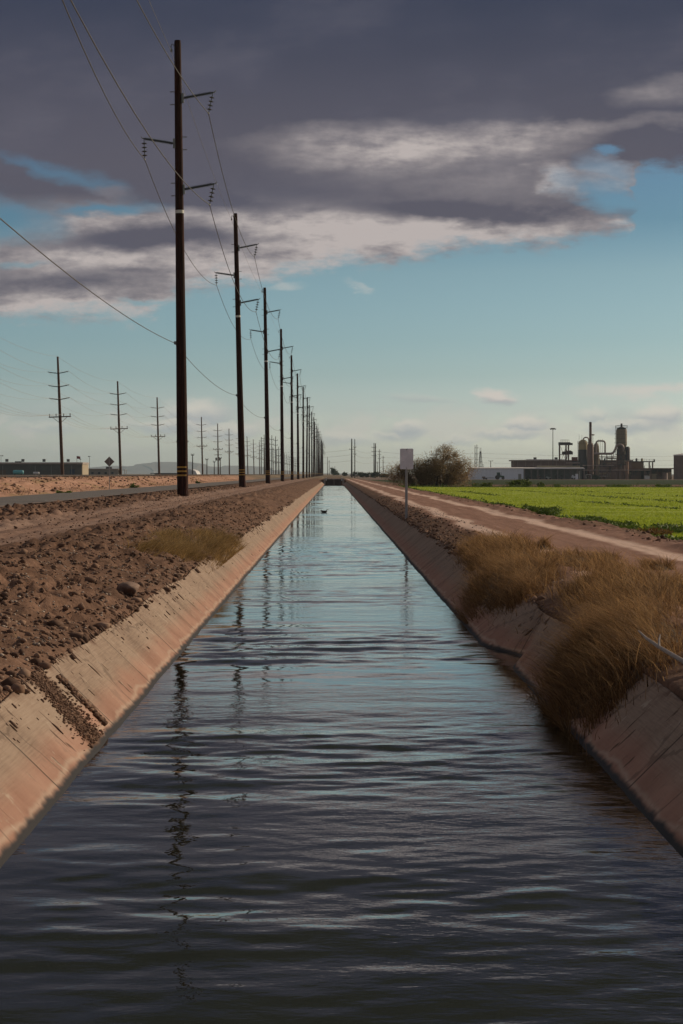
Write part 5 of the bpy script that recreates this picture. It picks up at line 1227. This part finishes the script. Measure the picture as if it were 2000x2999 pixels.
for zz_ in (1337, 1351, 1365):
    mb = MB(); mb.path([(0, -.3, pH(zz_, D)+1.0), (L_, -.3, pH(zz_, D)+1.0)], .05, 5)
    for q in range(15): mb.path([(q*L_/14, -.3, pH(zz_, D)+.1), (q*L_/14, -.3, pH(zz_, D)+1.0)], .035, 5)
    mb.build('railing', m_galv, o)
MB().box((pX(1687, D)-pX(1708, D), 1, pH(1344, D)), (2.3, 2, 1.6)).build('red_housing', mat('dull_red_paint', (.13, .035, .03), .7, .3, 1), o)
MB().box((pX(1687, D)-pX(1708, D), 1, (pH(1344, D)-.8)/2), (1.8, 1.6, pH(1344, D)-.8)).build('housing_stand', m_dk, o)
MB().path([(pX(1700, D)-pX(1708, D), -1, pH(1356, D)), (pX(1660, D)-pX(1708, D), -1, pH(1356, D))], .3, 10).build('horizontal_vessel', m_pipe, o, True)
# walkway and right canopy
D = 950.
o = thing('elevated_walkway', 'raised flat walkway on posts right of the silo', 'walkway', (pX(1838, D), D, ZB)); L_ = pX(1918, D)-pX(1838, D); h_ = pH(1352, D)
MB().box((L_/2, 1, h_), (L_, 2.0, .42)).build('deck', m_dk, o); mb = MB(); mb.path([(0, 0, h_+1.0), (L_, 0, h_+1.0)], .05, 6)
for q in range(11): mb.path([(q*L_/10, 0, h_+.2), (q*L_/10, 0, h_+1.0)], .04, 5)
mb.build('railing', m_dk, o)
for px in (1902, 1912): MB().box((pX(px, D)-pX(1838, D), 1, (h_-.2)/2), (.5, .5, h_-.2)).build('leg', m_rust2, o)
MB().box((pX(1916.5, D)-pX(1838, D), 1, h_+.55), (.5, .8, .7)).build('motor_box', m_dk, o)
for px in (1865, 1881): MB().lathe([(.45, h_+.2), (.45, h_+1.1), (.25, h_+1.4)], (pX(px, D)-pX(1838, D), 1.2, 0), 12).build('vent', m_dk if px < 1870 else m_yelt, o, True)
D = 940.
o = thing('long_canopy', 'long low flat canopy on posts running from the silo to the right edge tank', 'canopy', (pX(1838, D), D, ZB)); L_ = pX(1978, D)-pX(1838, D); h_ = pH(1371, D)
MB().box((L_/2, 5, h_-.2), (L_, 10, .45)).build('roof', m_rust2, o)
for q in range(9): MB().box((.3+q*(L_-.6)/8, .2, (h_-.42)/2), (.2, .2, h_-.42)).build('post', m_rust2, o)
MB().box((L_/2, 9.6, (h_-.42)/2), (L_*.98, .3, h_-.42)).build('back_wall', m_dk, o)
for q in range(5): MB().box((1.5+q*4.1, 9.3, 1.6), (2.4, .2, 2.8)).build('doorway', (m_beige, m_rust2, m_pipe, m_brn, m_beige)[q], o)
GB = 'tanks and boxes under the long canopy'
for lb, px, w_, h2, m, rnd in (('pale upright tank under the long canopy near its right end', 1950, 2.6, 2.7, m_pipe, 1), ('tan box under the middle of the long canopy', 1915, 3.4, 2.4, m_beige, 0), ('brown box under the long canopy near the silo', 1860, 3.0, 2.0, m_rust2, 0), ('low tan bin beside the pale upright tank', 1932, 2.2, 1.6, m_brn, 0)):
    t_ = thing('storage_bin', lb, 'bin', (pX(px, D), D+4, ZB), 0, GB)
    if rnd: MB().lathe([(w_/2, 0), (w_/2, h2), (w_*.3, h2+.3)], n=20).build('bin_body', m, t_, True); MB().lathe([(.3, h2+.3), (.3, h2+.5)], n=10).build('lid', m_dk, t_)
    else: MB().box((0, 0, h2*.48), (w_, 1.8, h2*.96)).build('bin_body', m, t_); MB().box((0, 0, h2), (w_+.1, 1.9, .1)).build('lid', m_dk, t_)
t_ = thing('white_cabinet', 'white utility cabinet standing in front of the long canopy', 'cabinet', (pX(1883, D), D-12, ZB)); MB().box((0, 0, .85), (2.0, 1.0, 1.3)).build('cabinet_body', m_wht, t_); MB().box((0, -.03, 1.55), (2.15, 1.15, .1)).build('cabinet_lid', m_wht, t_); MB().box((0, 0, .1), (2.0, .9, .2)).build('plinth', m_conc, t_)
t_ = thing('white_cabinet', 'pale cabinet standing near the right end of the open shed', 'cabinet', (pX(1678, D), D-14, ZB)); MB().box((0, 0, 1.15), (1.0, 1.0, 2.1)).build('cabinet_body', m_shedw, t_); MB().box((0, 0, 2.25), (1.1, 1.1, .1)).build('cabinet_lid', m_wht, t_); MB().box((0, 0, .05), (1.1, 1.1, .1)).build('plinth', m_conc, t_)
D = 930.
o = thing('round_tank', 'big brown round storage tank with a pale rim cut by the right picture edge', 'tank', (pX(2012, D), D, ZB)); r_ = pX(2012, D)-pX(1973, D); h_ = pH(1331, D)
MB().lathe([(r_, 0), (r_, h_-.5)], n=36).build('tank_wall', m_brn, o, True); MB().lathe([(r_+.12, h_-.5), (r_+.12, h_-.1), (r_*.3, h_+.5), (.1, h_+.6)], n=36).build('tank_roof', m_shedr, o, True)
# pole cluster behind the white shed
D = 1040.
GP = 'poles behind the white shed'
simple_pole('far_pole', 'left plain pole of the cluster behind the white shed', 1391, 1304, D, -.5, .2, GP)
simple_pole('far_pole', 'cross armed pole of the cluster behind the white shed', 1396.5, 1302, D, -.5, .2, GP, ((.10, .6), (.28, .6), (.44, .6)))
simple_pole('far_pole', 'short T shaped pole behind the roof of the white shed', 1437, 1349, D, -.5, .22, GP, ((.02, 1.0),))
o = thing('frame_pylon', 'dark A shaped frame pylon behind the white shed', 'pylon', (pX(1407, D), D, -.5)); hA = Z(1322, D)+.5; wA = 1.25
for s in (-1, 1):
    for q in (.35, 1.0): MB().path([(s*wA*q, .8*(1 if q < 1 else -1), 0), (s*.28*q, 0, hA)], [.15, .10], 6).build('leg', m_dpole, o)
mb = MB()
for t in (.25, .45, .62, .8, .97): mb.box((0, 0, hA*t), (2*(wA*(1-t)+.28*t), .14, .16))
mb.build('cross_brace', m_dpole, o)
mb = MB()
for s in (-1, 1): mb.path([(s*.22, 0, hA), (s*.22, 0, hA+1.7)], .07, 6)
mb.build('mast_tip', m_dpole, o)
MB().path([(.6, 0, hA*.52), (1.45, 0, hA*.52), (1.45, 0, hA*.2), (.9, 0, hA*.2)], .09, 6).build('cable_loop', m_dpole, o)

# ================================================================= air
HAZE = True
if HAZE:
    hz = MB().box((0, 8200, 78), (34000, 17400, 164)).build('haze', (hm := bpy.data.materials.new('haze')))
    hm.use_nodes = True; t = hm.node_tree; t.nodes.clear()
    out = t.nodes.new('ShaderNodeOutputMaterial'); pv = t.nodes.new('ShaderNodeVolumePrincipled')
    pv.inputs['Color'].default_value = (.66, .86, 1.0, 1); pv.inputs['Density'].default_value = 5.5e-5; pv.inputs['Anisotropy'].default_value = 0.3
    t.links.new(pv.outputs[0], out.inputs['Volume']); kind(hz, 'stuff')
